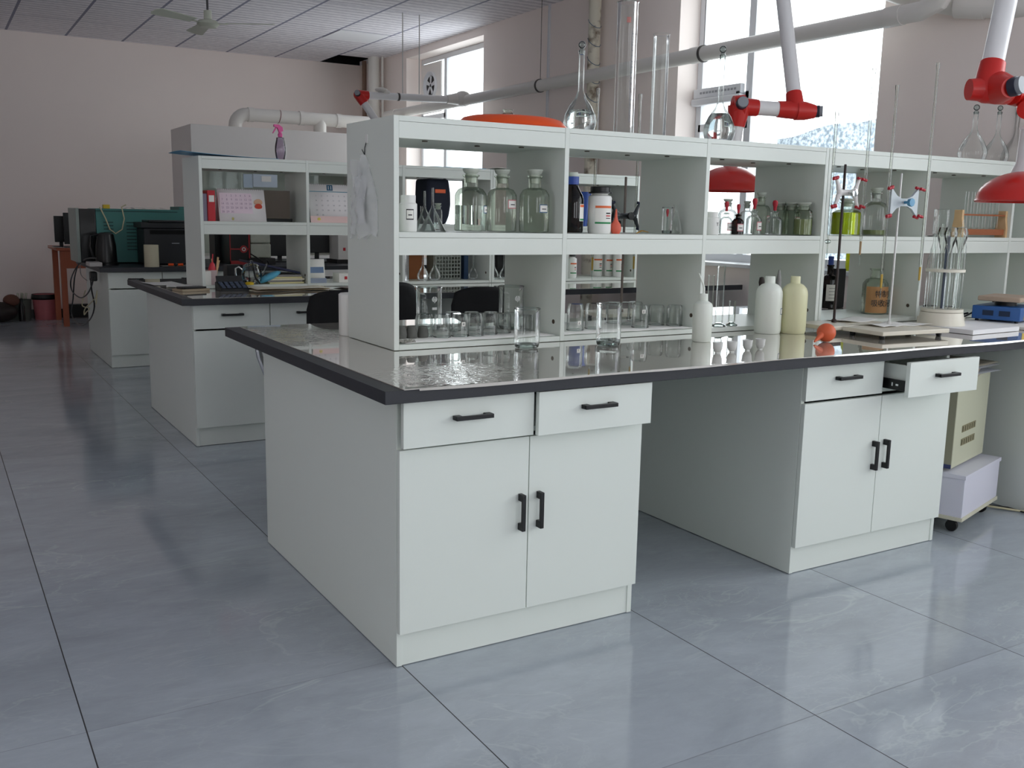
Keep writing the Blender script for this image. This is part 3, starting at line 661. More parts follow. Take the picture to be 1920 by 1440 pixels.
q = MB(); q.lathe([(.001, 0), (.003, .02), (.0032, .075), (0, .076)], seg=10); q.build('glass_stem', GLRIM, t, local=True)
q = MB(); q.lathe([(.0032, .068), (.0045, .078), (.0062, .088), (.005, .098), (0, .101)], seg=14); q.build('rubber_teat', RUBR, t, local=True)
x, h, r = span(1266, 384, 437, 26, .82, SH1)
t = thing('conical_flask', (x, SY[0], SH1), 'small conical flask beside the beaker with the dropper', 'flask'); q = MB()
q.lathe([(0, .002), (r*.95, .002), (r, .006), (r*.85, h*.3), (r*.35, h*.72), (r*.32, h*.95), (r*.42, h)], seg=28); q.build('glass_body', GL, t, local=True)
# ---- bay 3
x, h, r = span(1334, 397, 438, 26, .70, SH1)
t = thing('plastic_jar', (x, SY[0], SH1), 'white jar marked T behind the second divider', 'jar'); q = MB()
q.lathe([(0, 0), (r*.95, 0), (r, .005), (r, h*.72), (r*.8, h*.76), (r*.8, h), (0, h)], seg=28); q.build('jar_body', WHITEP, t, local=True)
text('T', .02, Matrix.Translation((x+.004, SY[0]-r-.0008, SH1+h*.45)) @ Matrix.Rotation(math.pi/2, 4, 'X'), INK, t, 'written_letter')
def rb(px, pt, w, Y, label, **k):
    x, h, r = span(px, pt, 440, w, Y, SH1); return reagent_bottle('reagent_bottle', (x, SY[0], SH1), h, r, label, **k)
rb(1362, 373, 34, .90, 'clear stoppered bottle behind the red dropper bottles', gm=GL)
x, h, r = span(1360, 377, 440, 24, .74, SH1); dropper_bottle((x, SY[0], SH1), h, r, 'clear dropper bottle with dark red teat, left of the brown one', lab=FACE+.4)
x, h, r = span(1382, 382, 441, 22, .70, SH1); dropper_bottle((x, SY[0], SH1), h, r, 'brown dropper bottle with bright red teat and pink label', gm=AMBER, lab=FACE+.15, liquid=MATS['dark_brown_liquid'])
rb(1398, 377, 26, .96, 'slim clear bottle behind the brown dropper bottle', gm=GL)
x, h, r = span(1412, 371, 440, 28, .76, SH1); dropper_bottle((x, SY[0], SH1), h, r, 'clear dropper bottle in front of the tall frosted stopper', lab=FACE+.6)
rb(1424, 361, 34, .88, 'tall clear bottle with a high frosted stopper and pink label', lab=(.3, .45, FACE+.6, .3, LABELR))
x, h, r = span(1450, 375, 441, 30, .74, SH1); dropper_bottle((x, SY[0], SH1), h, r, 'clear dropper bottle nearest the three wide jars')
def wj(px, w, Y, label, **k):
    x, h, r = span(px, 380, 442, w, Y, SH1); return reagent_bottle('wide_jar', (x, SY[0], SH1), h, r, label, 'jar', wide=True, **k)
wj(1461, 30, .93, 'wide-mouthed greenish jar half hidden behind a dropper bottle')
wj(1482, 32, .86, 'wide-mouthed jar with a small pink-edged label', lab=(.42, .56, FACE+.4, .35, LABELR))
wj(1504, 34, .90, 'wide-mouthed jar with yellow-green contents near the double divider', liquid=PALEY, fill=.5)
# ---- bay 4 and beyond
x, h, r = span(1584, 372, 443, 54, .84, SH1); reagent_bottle('reagent_bottle', (x, SY[0], SH1), h, r, 'large bottle of bright yellow-green liquid on the middle shelf', 'bottle', liquid=YEL, fill=.62, stopper='glass')
x, h, r = span(1637, 352, 446, 44, .84, SH1); reagent_bottle('reagent_bottle', (x, SY[0], SH1), h, r, 'clear empty bottle beside the bright yellow one', gm=GL, liquid=PALEY, fill=.12)
x, h, r = span(1762, 392, 448, 34, .8, SH1); cylinder_glass((x, SY[0], SH1), h, r*.8, 'short empty glass cylinder behind the pipette stand', marks=False)
# wooden test tube rack
xa, xb = 3.425, 3.792; hz = at(1880, 396, y=.675).z-SH1
t = thing('test_tube_rack', ((xa+xb)/2, .675, SH1), 'wooden test tube rack with brown rails on the middle shelf', 'test tube rack'); L_ = xb-xa
PINE = mat('pine_wood', 'D8B588', .55, var=.12, vscale=20); BRW = mat('brown_stained_wood', '9A5A36', .5, var=.12, vscale=20)
for sx_ in (-1, 1):
    q = MB(); pl = [(-.03, 0), (.03, 0), (.03, hz*.35), (.022, hz*.7), (.022, hz), (-.022, hz), (-.022, hz*.7), (-.03, hz*.35)]
    q.prism(pl, sx_*L_/2-.008, sx_*L_/2+.008, 'x'); q.build('end_board', PINE, t, local=True)
for z in (.012, hz*.8):
    q = MB(); q.box(-L_/2, -.02, z, L_/2, .02, z+(.03 if z < .02 else .008)); q.build('rail', BRW, t, local=True)
grp = 'test tubes in the wooden rack'
proto = None
for k in range(6):
    if proto is None:
        t = thing('test_tube', (0, 0, 0), 'empty glass test tube standing in the wooden rack', 'test tube', grp)
        q = MB(); q.lathe([(0, 0), (.006, .003), (.0085, .01), (.0085, hz*1.35), (.0095, hz*1.37)], seg=14); q.build('glass_wall', GL, t, local=True); proto = t; o = t
    else: o = copy_tree(proto)
    o.location = (xa+L_*(k+1)/7, .675, SH1+.043)
x, h, r = span(1912, 300+90, 450, 26, .78, SH1); x = 3.93
vol_flask((x, SY[0], SH1), .13, .04, 'empty flask in the last upper bay beyond the wooden rack', 0)
# ================================================================== shelf, lower level
for k, (px, py, Y, lb) in enumerate(((768, 636, .80, 'hindmost'), (772, 640, .69, 'nearest'), (791, 639, .69, 'middle'), (813, 638, .69, 'last'))):
    x = at(px, 630, y=Y).x; hh = at(px, 616 if k else 614, y=Y).z-SH0; r = .0205
    q = MB(); q.lathe([(0, 0), (r*.86, 0), (r, .008), (r*1.02, hh*.35), (r*.92, hh*.7), (r*.72, hh*.97), (r*.66, hh), (0, hh)], (x, SY[0], SH0), 26)
    o = q.build('rubber_stopper', mat('grey_rubber', '5C5C58', .7, var=.25, vscale=40)); tag(o, ('grey rubber stopper standing behind the other three', 'grey rubber stopper beside the crumpled foil', 'grey rubber stopper, third of the row from the side panel', 'grey rubber stopper nearest the short upturned beaker')[k], 'stopper', 'grey rubber stoppers')
q = MB(); rn = random.Random(3)
q.sheet(10, 6, lambda u, v: (.297+.075*u+rn.uniform(-.002, .002), .655+.035*v+rn.uniform(-.002, .002), SH0+.001+rn.uniform(0, .012)))
o = q.build('crumpled_foil', mat('dull_foil', 'A8A69E', .4, metal=.4), smooth=0, thick=.0008); tag(o, 'crumpled scrap of foil lying by the rubber stoppers', 'foil')
# paper liners
for k, (a_, b_) in enumerate(((.33, .96), (1.0, 1.66))):
    q = MB(); q.sheet(24, 3, lambda u, v: (a_+(b_-a_)*u, .645+.37*v, SH0+.0012+.0022*abs(math.sin(u*17+v*2))*(1-v)))
    o = q.build('shelf_liner', PAPER, thick=.0004); tag(o, ('white paper liner under the beakers of the first lower bay', 'white paper liner under the beakers of the second lower bay')[k], 'paper')
ZL = SH0+.0035
def inv_beakers(lst, group, lb):
    pr = None
    for i, (px, pt, Y, s_, mk) in enumerate(lst):
        R = .033*s_; Y = fit_y(px, 610, Y, R*1.07); p0 = at(px, 610, y=Y); h = at(px, pt, y=Y).z-ZL
        if mk: o = beaker('upturned_beaker', (p0.x, Y, ZL), h, R, mk[0], True, group, mk[1])
        else:
            if pr is None: pr = beaker('upturned_beaker', (p0.x, Y, ZL), h, R, lb, True, group); prh = h
            else: copy_tree(pr, (p0.x, Y, ZL), scale=(1, 1, h/prh))
inv_beakers([(829, 588, .76, .95, None), (863, 587, .76, 1, ('upturned beaker with a number 4 sticker on the bottom shelf', ('4', .25, .55, False))), (891, 586, .76, .95, None), (917, 586, .78, .95, None), (943, 587, .80, .95, None),
             (849, 584, .93, .95, None), (884, 584, .93, .95, None), (920, 584, .95, .95, None), (958, 585, .93, .95, None), (985, 590, .84, .95, None)], 'upturned beakers in the first lower bay', 'upturned glass beaker on the paper liner of the first lower bay')
x, h, r = span(795, 588, 630, 34, .82, ZL); beaker('upturned_beaker', (x, SY[0], ZL), h, r, 'upturned beaker right behind the grey rubber stoppers', True, 'upturned beakers in the first lower bay')
inv_beakers([(1078, 569, .76, 1.02, ('upturned beaker right beside the first divider of the second lower bay', ('7', .3, .3, True))), (1112, 568, .78, 1.02, None), (1150, 566, .93, 1.02, None), (1175, 566, .86, 1.02, None),
             (1200, 571, .74, 1.05, ('upturned beaker marked 3 on a white sticker', ('3', .1, .72, True))), (1230, 571, .80, 1.0, None), (1264, 571, .84, 1.0, None), (1190, 565, .97, 1.0, None)], 'upturned beakers in the second lower bay', 'upturned glass beaker on the paper liner of the second lower bay')
x, h, r = span(804, 540, 612, 50, 1.02, SH0); beaker('large_beaker', (x, SY[0], ZL), h, r*.97, 'large graduated beaker with white marks behind the upturned beakers', scale_marks=True)
x, h, r = span(958, 538, 612, 52, 1.0, SH0); beaker('large_beaker', (x, SY[0], ZL), h, r*.9, 'large graduated beaker partly behind the first divider panel', scale_marks=True)
# lower bay 3: cylinders
for px, pt, w, lb, ft in ((1347, 498, 15, 'tall slim glass cylinder in the third lower bay', 1), (1329, 516, 12, 'short glass cylinder half hidden behind the wash bottle', 1), (1371, 564, 13, 'small footed glass cylinder nearest the white bottles', 6)):
    x, h, r = span(px, pt, 614, w, .68 if px > 1330 else .72, SH0); cylinder_glass((x, SY[0], SH0), h, r*1.0, lb, ft, marks=False)
# lower bay 4 : jug with orange label, brown bottle
P0 = at(1636, 592, z=ZT+.003); P0 = Vector((at(1636, 592, y=.93).x, .93, SH0)); 
x, h, r = span(1637, 494, 590, 46, .93, SH0)
t = reagent_bottle('reagent_bottle', (x, SY[0], SH0), h, r, 'large clear bottle with a hand-written orange label on the lower shelf', stopper=None, gm=GLG)
JL = curved_label(r, h*.03, h*.55, FACE-1.25, FACE+1.25, mat('orange_kraft_label', 'B98A5C', .7), t, 'orange_label')
for k, s_ in enumerate(('特制', '吸收液')):
    try: text(s_, r*.62, t.matrix_basis @ Matrix.Translation((math.cos(FACE)*(r+.002)*1.03, math.sin(FACE)*(r+.002)*1.03, h*(.4-.18*k))) @ Matrix.Rotation(FACE+math.pi/2, 4, 'Z') @ Matrix.Rotation(math.pi/2, 4, 'X'), INK, JL, 'hand_writing')
    except Exception: pass
# ================================================================== front bench: on the worktop
ZW = ZT+.0032
def stand_at(px, py, ptop, wpx, z0=ZW):
    b = at(px, py, z=z0); h = at(px, ptop, y=b.y).z-z0; return b, h, wpx*depth(b)/FPX/2
b, h, r = stand_at(990, 652, 579, 52); beaker('beaker', (b.x, b.y+.01, ZW), h, r*.93, 'clear upright beaker on the vinyl in front of the first bay')
b, h, r = stand_at(1143, 648, 570, 50); beaker('beaker', (b.x, b.y+.01, ZW), h, r*.93, 'upright beaker with a little water in front of the second bay', liquid=.022)
b, h, r = stand_at(1315, 640, 551, 36)
t = thing('wash_bottle', (b.x, b.y, ZW), 'milky plastic wash bottle with a bent spout on the front worktop', 'wash bottle')
q = MB(); q.lathe([(0, 0), (r*.9, 0), (r, .008), (r, h*.74), (r*.9, h*.80), (r*.42, h*.86), (r*.42, h*.87)], seg=32); q.build('bottle_body', MILK, t, local=True)
q = MB(); q.lathe([(r*.42, h*.86), (r*.46, h*.87), (r*.44, h), (0, h)], seg=24); q.build('screw_cap', MILK, t, local=True)
q = MB(); q.tube([(0, 0, h*.95), (0, 0, h*1.12), (-.006, 0, h*1.2), (-.028, -.004, h*1.37), (-.034, -.005, h*1.43)], [.005, .0045, .004, .0035, .0025], 10); q.build('spout', MILK, t, local=True)
b, h, r = stand_at(1438, 624, 518, 49); t = plastic_bottle('plastic_bottle', (b.x, b.y, ZW), h, r, 'big white milky plastic bottle with a small blue-edged label', MILK, neck=.36, dome=True)
small_label(r, h*.34, h*.45, FACE+1.0, .35, t, LABELB, False)
b, h, r = stand_at(1485, 624, 518, 48); plastic_bottle('plastic_bottle', (b.x, b.y, ZW), h, r, 'big yellowish plastic bottle standing right of the white one', CREAMP, neck=.36, dome=True)
p = at(1428, 530, y=.68); q = MB(); H_ = at(1428, 519, y=.68).z-SH0; q.lathe([(0, 0), (.012, .01), (.014, .05), (.009, H_*.5), (.008, H_*.75), (.013, H_*.88), (.010, H_*.985), (0, H_)], (p.x, .68, SH0), 16)
o = q.build('rubber_plunger', mat('dark_brown_rubber', '2B211E', .5)); tag(o, 'dark brown rubber rod standing behind the white milky bottle', 'rubber rod')
p = at(1458, 560, y=.70); q = MB(); H_ = at(1461, 505, y=.70).z-SH0; q.lathe([(0, 0), (.02, 0), (.02, H_*.6), (.012, H_*.68), (.012, H_*.8), (.004, H_*.99), (0, H_)], (min(p.x, 2.348), .70, SH0), 18)
o = q.build('grey_dispenser', mat('grey_plastic', '8C8C8A', .4)); tag(o, 'grey pointed dispenser standing behind the two big plastic bottles', 'dispenser')
for k, (px, py) in enumerate(((1345, 662), (1372, 660), (1401, 657), (1425, 655))):
    P = at(px, py, z=ZW); R = .0175
    t = thing('glass_cup', (P.x, P.y, ZW), ('small glass cup of the row of four, next to the wash bottle', 'second small glass cup from the wash bottle', 'third small glass cup from the wash bottle', 'small glass cup of the row of four, farthest from the wash bottle')[k], 'cup', 'small glass cups on the front worktop')
    q = MB(); q.lathe([(R*.55, 0), (R*.5, .003), (R*.75, .007), (R*.98, .018), (R, .028), (R*1.1, .040), (R*1.0, .040), (R*.9, .028), (R*.85, .018), (R*.5, .009), (0, .008)], seg=24); q.build('cup_wall', mat('translucent_cup_glass', 'F0F1EE', .08, trans=.35, ior=1.3), t, local=True)
# orange rubber bulb
P = at(1548, 641, z=ZW); R = .0375
t = thing('pipette_bulb', (P.x, P.y, ZW), 'orange-red rubber pipette bulb lying on the front worktop', 'pipette bulb')
q = MB(); q.sphere((0, 0, R), R, seg=28); q.build('bulb', mat('orange_red_rubber', 'D2603A', .5, bump=.05, bscale=60), t, local=True)
q = MB(); q.tube([(-R*.8, -.004, R*.85), (-R*1.3, -.008, R*.6), (-R*1.75, -.012, R*.38), (-R*2.2, -.016, R*.18)], [.014, .010, .007, .0035], 14); q.build('nozzle', MATS['orange_red_rubber'], t, local=True)
# ---- titration stands
def red_clip(c, dx, parent, m=None):
    q = MB(); M = Matrix.Translation(c) @ Matrix.Rotation(math.pi/2, 4, 'Y')
    q.lathe([(0, -.014), (.0062, -.013), (.0062, -.002), (.004, 0), (.0062, .002), (.0062, .013), (0, .014)], seg=12, M=M); return q.build('clamp_grip', m or RUBR, parent)
def butterfly(c, W2, H2, rz, label, body, knob, style=0, group=None, grip=None):
    """double burette clamp: c = centre on the rod, W2/H2 = half sizes"""
    t = thing('burette_clamp', c, label, 'burette clamp', group, rz)
    q = MB()
    if style == 0:
        for sx_ in (-1, 1):
            for sz in (-1, 1):
                q.tube([(sx_*W2*.42, 0, 0), (sx_*W2*.62, 0, sz*H2*.25), (sx_*W2*.70, 0, sz*H2*.6), (sx_*W2*.86, 0, sz*H2)], [.013, .011, .008, .006], 12)
        q.tube([(-W2*.5, 0, 0), (W2*.5, 0, 0)], .013, 14)
        for sx_ in (-1, 1): q.sphere((sx_*W2*.5, 0, 0), .017, (1, .8, 1.1), 16)
    else:
        pl = []
        for i in range(13):
            a = -1+i/6; pl.append((W2*.9*abs(1)*1, H2*a)) if False else None
        up = [(-W2*.86, H2), (-W2*.5, H2*.45), (-W2*.2, H2*.26), (W2*.2, H2*.26), (W2*.5, H2*.45), (W2*.86, H2)]
        q.prism(up+[(x_, -z_) for x_, z_ in up[::-1]], -.006, .006, 'y')
    o = q.build('clamp_body', body, t, local=True)
    for sx_ in (-1, 1):
        for sz in (-1, 1):
            for k, (ox, oz) in enumerate(((0, 0), (.026, -.004))):
                w_ = MB(); cc = (sx_*W2*.86+sx_*ox*.6, -.012*k, sz*H2+oz*sz)
                M = Matrix.Translation(cc) @ Matrix.Rotation(math.pi/2+.2*sx_, 4, 'Y')
                w_.lathe([(0, -.015), (.0065, -.014), (.0065, -.002), (.0045, 0), (.0065, .002), (.0065, .014), (0, .015)], seg=12, M=M); w_.build('rubber_grip', grip or RUBR, t, local=True)
            h_ = MB(); h_.tube([(sx_*W2*.9, 0, sz*H2*.96), (sx_*W2*1.05, -.008, sz*H2*.93), (sx_*W2*1.1, -.002, sz*H2*.8)], .002, 6); h_.build('finger', CHROME, t, local=True)
    k_ = MB(); M = Matrix.Rotation(math.pi/2, 4, 'X'); k_.lathe([(0, -.0), (.006, 0), (.006, .028), (.017, .03), (.018, .045), (0, .046)], seg=8, M=M @ Matrix.Translation((0, 0, 0))); k_.build('thumb_screw', knob, t, local=True)
    return t
def burette(px_t, pt, px_b, pb, Y, label, ptfe=False, tip=None, z0=None, R=.006, stop=None):
    """glass burette: vertical tube, with the valve and tip under it"""
    T = at(px_t, pt, y=Y); B_ = at(px_b, pb, y=Y); L = T.z-B_.z; t = thing('burette', (T.x*.5+B_.x*.5, Y, B_.z), label, 'burette')
    q = MB(); q.lathe([(R*.9, L), (R*1.35, L-.001), (R*1.35, L-.018), (R*1.05, L-.03), (R, L-.034), (R, .12), (R*.5, .10), (R*.45, .06)], seg=16); q.build('glass_tube', BURG, t, local=True)
    m_ = MB()
    for k in range(30):
        zz = .16+(L-.22)*k/30; m_.sheet(3, 1, lambda u, v: (math.cos(FACE+.4-.9*u*(1 if k % 5 == 0 else .6))*(R+.0004), math.sin(FACE+.4-.9*u*(1 if k % 5 == 0 else .6))*(R+.0004), zz+.0008*v))
    m_.build('graduation', INKL, t, local=True)
    if stop == 'glass':
        s_ = MB(); s_.sphere((0, 0, .09), .012, (1.5, .8, .8), 14); s_.build('stopcock', GLRIM, t, local=True)
    if tip:
        s_ = MB(); s_.lathe([(0, .105), (R*.85, .105), (R*.75, .05), (R*.6, .045), (0, .045)], seg=14); s_.build('rubber_tube', tip, t, local=True)
    s_ = MB(); s_.lathe([(R*.45, .06), (R*.4, .04), (R*.15, 0)], seg=12); s_.build('glass_tip', GLRIM, t, local=True)
    return t
BURG = glass('burette_glass', 'EEF0EC', 'A9ADAB', 2.2); INKL = mat('faded_scale_print', '8A8F96', .6)
YTUBE = mat('amber_rubber_tube', 'B99B45', .45); BTUBE = mat('brown_rubber_tube', 'A58A66', .5)
def stand(c, size, rz, label, rodxy, rodr, rodh, rodm, base, group=None, papers=()):
    t = thing('titration_stand', (c[0], c[1], ZW), label, 'titration stand', group, rz)
    q = MB(); w_, d_ = size; q.box(-w_/2, -d_/2, .016, w_/2, d_/2, .034, .003); q.build('base_plate', base, t, local=True)
    for sx_ in (-1, 1):
        for sy_ in (-1, 1):
            q = MB(); q.lathe([(0, 0), (.010, 0), (.013, .016), (0, .016)], (sx_*(w_/2-.03), sy_*(d_/2-.03), 0), 14); q.build('rubber_foot', BLACKP, t, local=True)
    Mi = t.matrix_basis.inverted(); p_ = Mi @ Vector((rodxy[0], rodxy[1], ZW))
    q = MB(); q.lathe([(0, .034), (rodr*1.9, .034), (rodr*1.9, .046), (rodr, .05), (rodr*.98, rodh-.004), (rodr*.8, rodh), (0, rodh)], (p_.x, p_.y, 0), 16); q.build('rod', rodm, t, local=True)
    return t
CER = mat('cream_ceramic_plate', 'D9D3C4', .35, var=.06, vscale=15)
RODB = mat('dark_rusty_rod', '2C1E1B', .45, var=.2, vscale=30)
# stand with dark rod (y about .55) and stand with pale rod (y about .36)
Y1, Y2 = .50, .35
r1 = at(1566, 600, y=Y1); r1t = at(1583, 308, y=Y1)
stand((r1.x+.03, Y1-.02), (.40, .21), 0, 'titration stand with a thin dark rod and cream base plate behind the orange bulb', ((r1.x+r1t.x)/2, Y1), .0058, r1t.z-ZW, RODB, CER)
r2 = at(1665, 612, y=Y2); r2t = at(1692, 325, y=Y2)
stand((r2.x-.085, Y2-.108), (.40, .22), -.06, 'titration stand with a thin pale rod, its cream plate nearest the worktop edge', ((r2.x+r2t.x)/2, Y2), .0048, r2t.z-ZW, STEEL, CER)
c1 = at(1592, 362, y=Y1); butterfly(((r1.x+r1t.x)/2, Y1-.0195, c1.z), .088, .062, 0, 'white double burette clamp with red grips on the dark rod', mat('white_enamelled_clamp', 'EDEBE8', .25), CHROME)
c2 = at(1700, 380, y=Y2); butterfly(((r2.x+r2t.x)/2+.012, Y2-.0125, c2.z), .104, .062, 0, 'grey-blue butterfly burette clamp with red grips on the pale rod', mat('grey_blue_cast_clamp', 'B9C2C6', .4), mat('blue_knob', '4F8FB4', .4), 1)
burette(1565, 208, 1554, 492, Y1-.02, 'burette with a glass stopcock hanging on the white clamp, far from the pale rod', stop='glass')
burette(1641, 128, 1609, 497, Y1-.02, 'burette with a brown rubber tip hanging on the white clamp', tip=BTUBE)
burette(1690, 160, 1643, 560, Y2-.02, 'burette with a yellow rubber tip held by the grey-blue clamp', tip=YTUBE)
burette(1762, 118, 1719, 545, Y2-.02, 'tallest burette, its top in front of the grey wall near the red arm joint', tip=YTUBE)
# red pencil tied to the pale rod
# loose papers on the plates
def papersheet(c, w_, d_, rz, label, amp=.006, z=ZW, m=None, name='paper_sheet', seed=1):
    rn = random.Random(seed); ph = rn.uniform(0, 6); ca, sa = math.cos(rz), math.sin(rz)
    q = MB(); q.sheet(12, 8, lambda u, v: (c[0]+(u-.5)*w_*ca-(v-.5)*d_*sa, c[1]+(u-.5)*w_*sa+(v-.5)*d_*ca, z+.001+amp*(.5+.5*math.sin(u*5+ph+v*2))*abs(u-.5)*2))
    o = q.build(name, m or PAPER, thick=.0006); return tag(o, label, 'paper') if label else o
papersheet((r2.x-.06, Y2-.03), .2, .12, .1, 'crumpled white paper lying on the plate of the pale-rod stand', .012, ZW+.034, seed=2)
papersheet((r2.x+.07, Y2-.05), .16, .12, -.5, 'creased white paper beside the foot of the pale rod', .014, ZW+.034, seed=5)
papersheet((r1.x+.13, Y1+.02), .22, .13, .1, 'white paper lying on the plate of the dark-rod stand', .010, ZW+.034, seed=7)
# ---- pipette stand on a pile of paper
PB = at(1743, 612, z=ZW); pb0 = (2.83, .40)
q = MB(); q.obox((2.965, .27, ZW+.011), (.37, .30, .020), .05)
o = q.build('paper_pile', mat('white_paper_pile', 'E9E9EC', .7), smooth=0); tag(o, 'pile of white paper under the pipette stand', 'paper pile')
zp = ZW+.0215
t = thing('pipette_stand', (2.875, .335, zp), 'round cream pipette stand full of upside-down glassware', 'pipette stand'); R = .098
IV = mat('ivory_plastic', 'DEDACB', .35)
q = MB(); q.lathe([(0, 0), (R*1.05, 0), (R*1.05, .006), (R*.93, .058), (0, .058)], seg=48); q.build('base', IV, t, local=True)
q = MB(); q.lathe([(0, .060), (R*.93, .060), (R*.93, .074), (0, .074)], seg=48); q.build('turntable', IV, t, local=True)
hc = at(1750, 510, y=.33).z-zp
q = MB(); q.lathe([(0, hc), (R*.86, hc), (R*.86, hc+.012), (0, hc+.012)], seg=48); q.build('collar_plate', IV, t, local=True)
q = MB(); q.lathe([(0, .074), (.009, .074), (.009, hc+.16), (0, hc+.165)], seg=14); q.build('centre_post', mat('blue_grey_post', '5B6478', .35), t, local=True)
rn = random.Random(11); q = None; n_ = 0
hh = [.36, .30, .42, .27, .33, .38, .29, .31, .34, .40]
for k in range(10):
    a = k*2*math.pi/10+.2; x_, y_ = 2.875+R*.68*math.cos(a), .335+R*.68*math.sin(a); rr_ = [.0085, .012, .0075, .0125, .010][k % 5]; H_ = hh[k]
    tt = thing('standing_pipette', (x_, y_, zp+.075), ['slim graduated pipette', 'wide glass tube', 'thin long pipette', 'thick glass tube', 'medium glass pipette'][k % 5]+' standing in the round cream stand', 'pipette', 'glass tubes in the round stand')
    w_ = MB(); w_.lathe([(rr_*.8, 0), (rr_, .004), (rr_, H_*.82), (rr_*.45, H_*.9), (rr_*.4, H_)], seg=14); w_.build('glass_tube', GL, tt, local=True)
for k, (px, pt) in enumerate(((1752, 372), (1792, 378), (1774, 362))):
    xx, yy = ((2.84, .30), (2.93, .31), (2.89, .37))[k]; zz = zp+hc+.013
    tt = thing('upturned_flask', (xx, yy, zz), ('upturned small flask on the collar of the round stand, beside the tall burette', 'upturned small flask on the collar of the round stand, nearest the test tube rack', 'upturned small flask at the back of the round stand collar')[k], 'flask')
    H_ = .19; w_ = MB(); w_.lathe([(.008, 0), (.0075, H_*.35), (.010, H_*.45), (.026, H_*.72), (.029, H_*.85), (.022, H_*.98), (0, H_)], seg=24); w_.build('glass_body', BURG, tt, local=True)
# ---- blue hot plate on a white board, small boxes behind
q = MB(); q.obox((3.56, .28, ZW+.007), (.70, .40, .012), .03); o = q.build('white_board', PAPER, smooth=0); tag(o, 'flat white board under the blue hot plate', 'board')
t = thing('hot_plate', (3.42, .36, ZW+.0135), 'blue electric hot plate with a square tan top near the window wall', 'hot plate', None, .28)
BLUE = mat('blue_enamel', '2F5E9E', .35); 
q = MB(); q.box(-.11, -.09, .010, .17, .13, .075, .004); q.build('housing', BLUE, t, local=True)
for k, xx in enumerate((-.105, -.105)):
    q = MB(); q.box(-.1115, -.045+k*.075, .03, -.1095, .005+k*.075, .055); q.build('vent', mat('vent_slots', '1E2E4A', .6), t, local=True)
q = MB(); q.box(-.05, -.0915, .015, .10, -.0895, .065); q.build('yellow_sticker', mat('yellow_sticker', 'D8B84A', .5), t, local=True)
for xx, yy in ((-.09, -.07), (.15, -.07), (-.09, .11), (.15, .11)):
    q = MB(); q.lathe([(0, 0), (.008, 0), (.008, .010), (0, .010)], (xx, yy, 0), 10); q.build('foot', BLACKP, t, local=True)
q = MB(); q.box(-.095, -.08, .098, .155, .115, .122, .006); q.build('top_plate', mat('tan_ceramic_top', 'B09C8A', .6, var=.15, vscale=20), t, local=True)
q = MB(); q.lathe([(0, .075), (.05, .075), (.05, .0985), (0, .0985)], (.03, .02, 0), 24); q.build('neck', BLACKP, t, local=True)
q = MB(); q.tube([(3.31, .47, ZW+.05), (3.24, .46, ZW+.035), (3.12, .44, ZW+.028), (3.04, .455, ZW+.028), (3.14, .475, ZW+.03), (3.3, .49, ZW+.045)], .0045, 8)
q.build('power_cord', BLACKP, t)
q = MB(); q.obox((3.16, .535, ZW+.016), (.24, .10, .03), .0, .003); o = q.build('cream_tray', IV, smooth=0); tag(o, 'low cream tray behind the pipette stand', 'tray')
t = thing('electrode_adapter', (3.10, .535, ZW+.032), 'black and beige plug adapter lying on the low cream tray', 'adapter')
q = MB(); q.box(-.05, -.03, 0, -.015, .03, .055, .004); q.build('black_block', BLACKP, t, local=True)
q = MB(); q.box(-.012, -.03, 0, .05, .03, .034, .006); q.build('beige_block', mat('beige_plastic', 'A9A28F', .5), t, local=True)
q = MB(); q.tube([(.05, 0, .02), (.08, -.01, .045), (.13, -.02, .04), (.17, -.03, .02)], .005, 8); q.build('lead', BLACKP, t, local=True)
# brown bottle and black box behind, on the back half of the worktop
x_ = at(1551, 590, y=1.28).x
t = reagent_bottle('reagent_bottle', (x_, 1.28, ZW), .27, .038, 'brown bottle with blue cap and white label behind the dark rod', gm=AMBER, stopper=None)
q = MB(); q.lathe([(.015, .225), (.015, .29), (0, .29)], seg=18); q.build('blue_cap', MATS['blue_cap'], t, local=True)
q = MB(); q.lathe([(0, .006), (.035, .006), (.035, .1), (0, .1)], seg=20); q.build('liquid', MATS['dark_brown_liquid'], t, local=True)
l_ = curved_label(.038, .045, .135, FACE-.9, FACE+1.2, LABELW, t)
for k in range(4): curved_label(.038, .06+k*.018, .062+k*.018, FACE-.5, FACE+.8, INK, l_, 'print_line', .001)
x_ = at(1567, 560, y=1.33).x; q = MB(); q.box(x_-.025, 1.30, ZW, x_+.035, 1.36, ZW+.22, .003); o = q.build('black_box', BLACKP); tag(o, 'small black box behind the brown bottle with the blue cap', 'box')
# ---- stand behind the shelf, seen through the second bay
Y3 = 1.25; ra = at(1166, 540, y=Y3)
stand((ra.x, Y3+.02), (.30, .20), 0, 'titration stand with a rusty rod behind the shelf, seen through the second bay', (ra.x, Y3), .006, 1.52-ZW, mat('worn_grey_rod', '7C7069', .5), CER)
c3 = at(1172, 405, y=Y3); butterfly((ra.x-.008, Y3-.0195, c3.z), .094, .060, 0, 'black and chrome burette clamp behind the shelf', mat('dark_chrome', '55585C', .3, metal=.8), BLACKP, 0, grip=mat('navy_grip', '1E2440', .4))
burette(1127, 166, 1104, 525, Y3, 'burette behind the shelf rising beside the tall measuring cylinder', tip=YTUBE)
burette(1202, 176, 1186, 522, Y3, 'burette behind the shelf rising between the two measuring cylinders', tip=YTUBE)
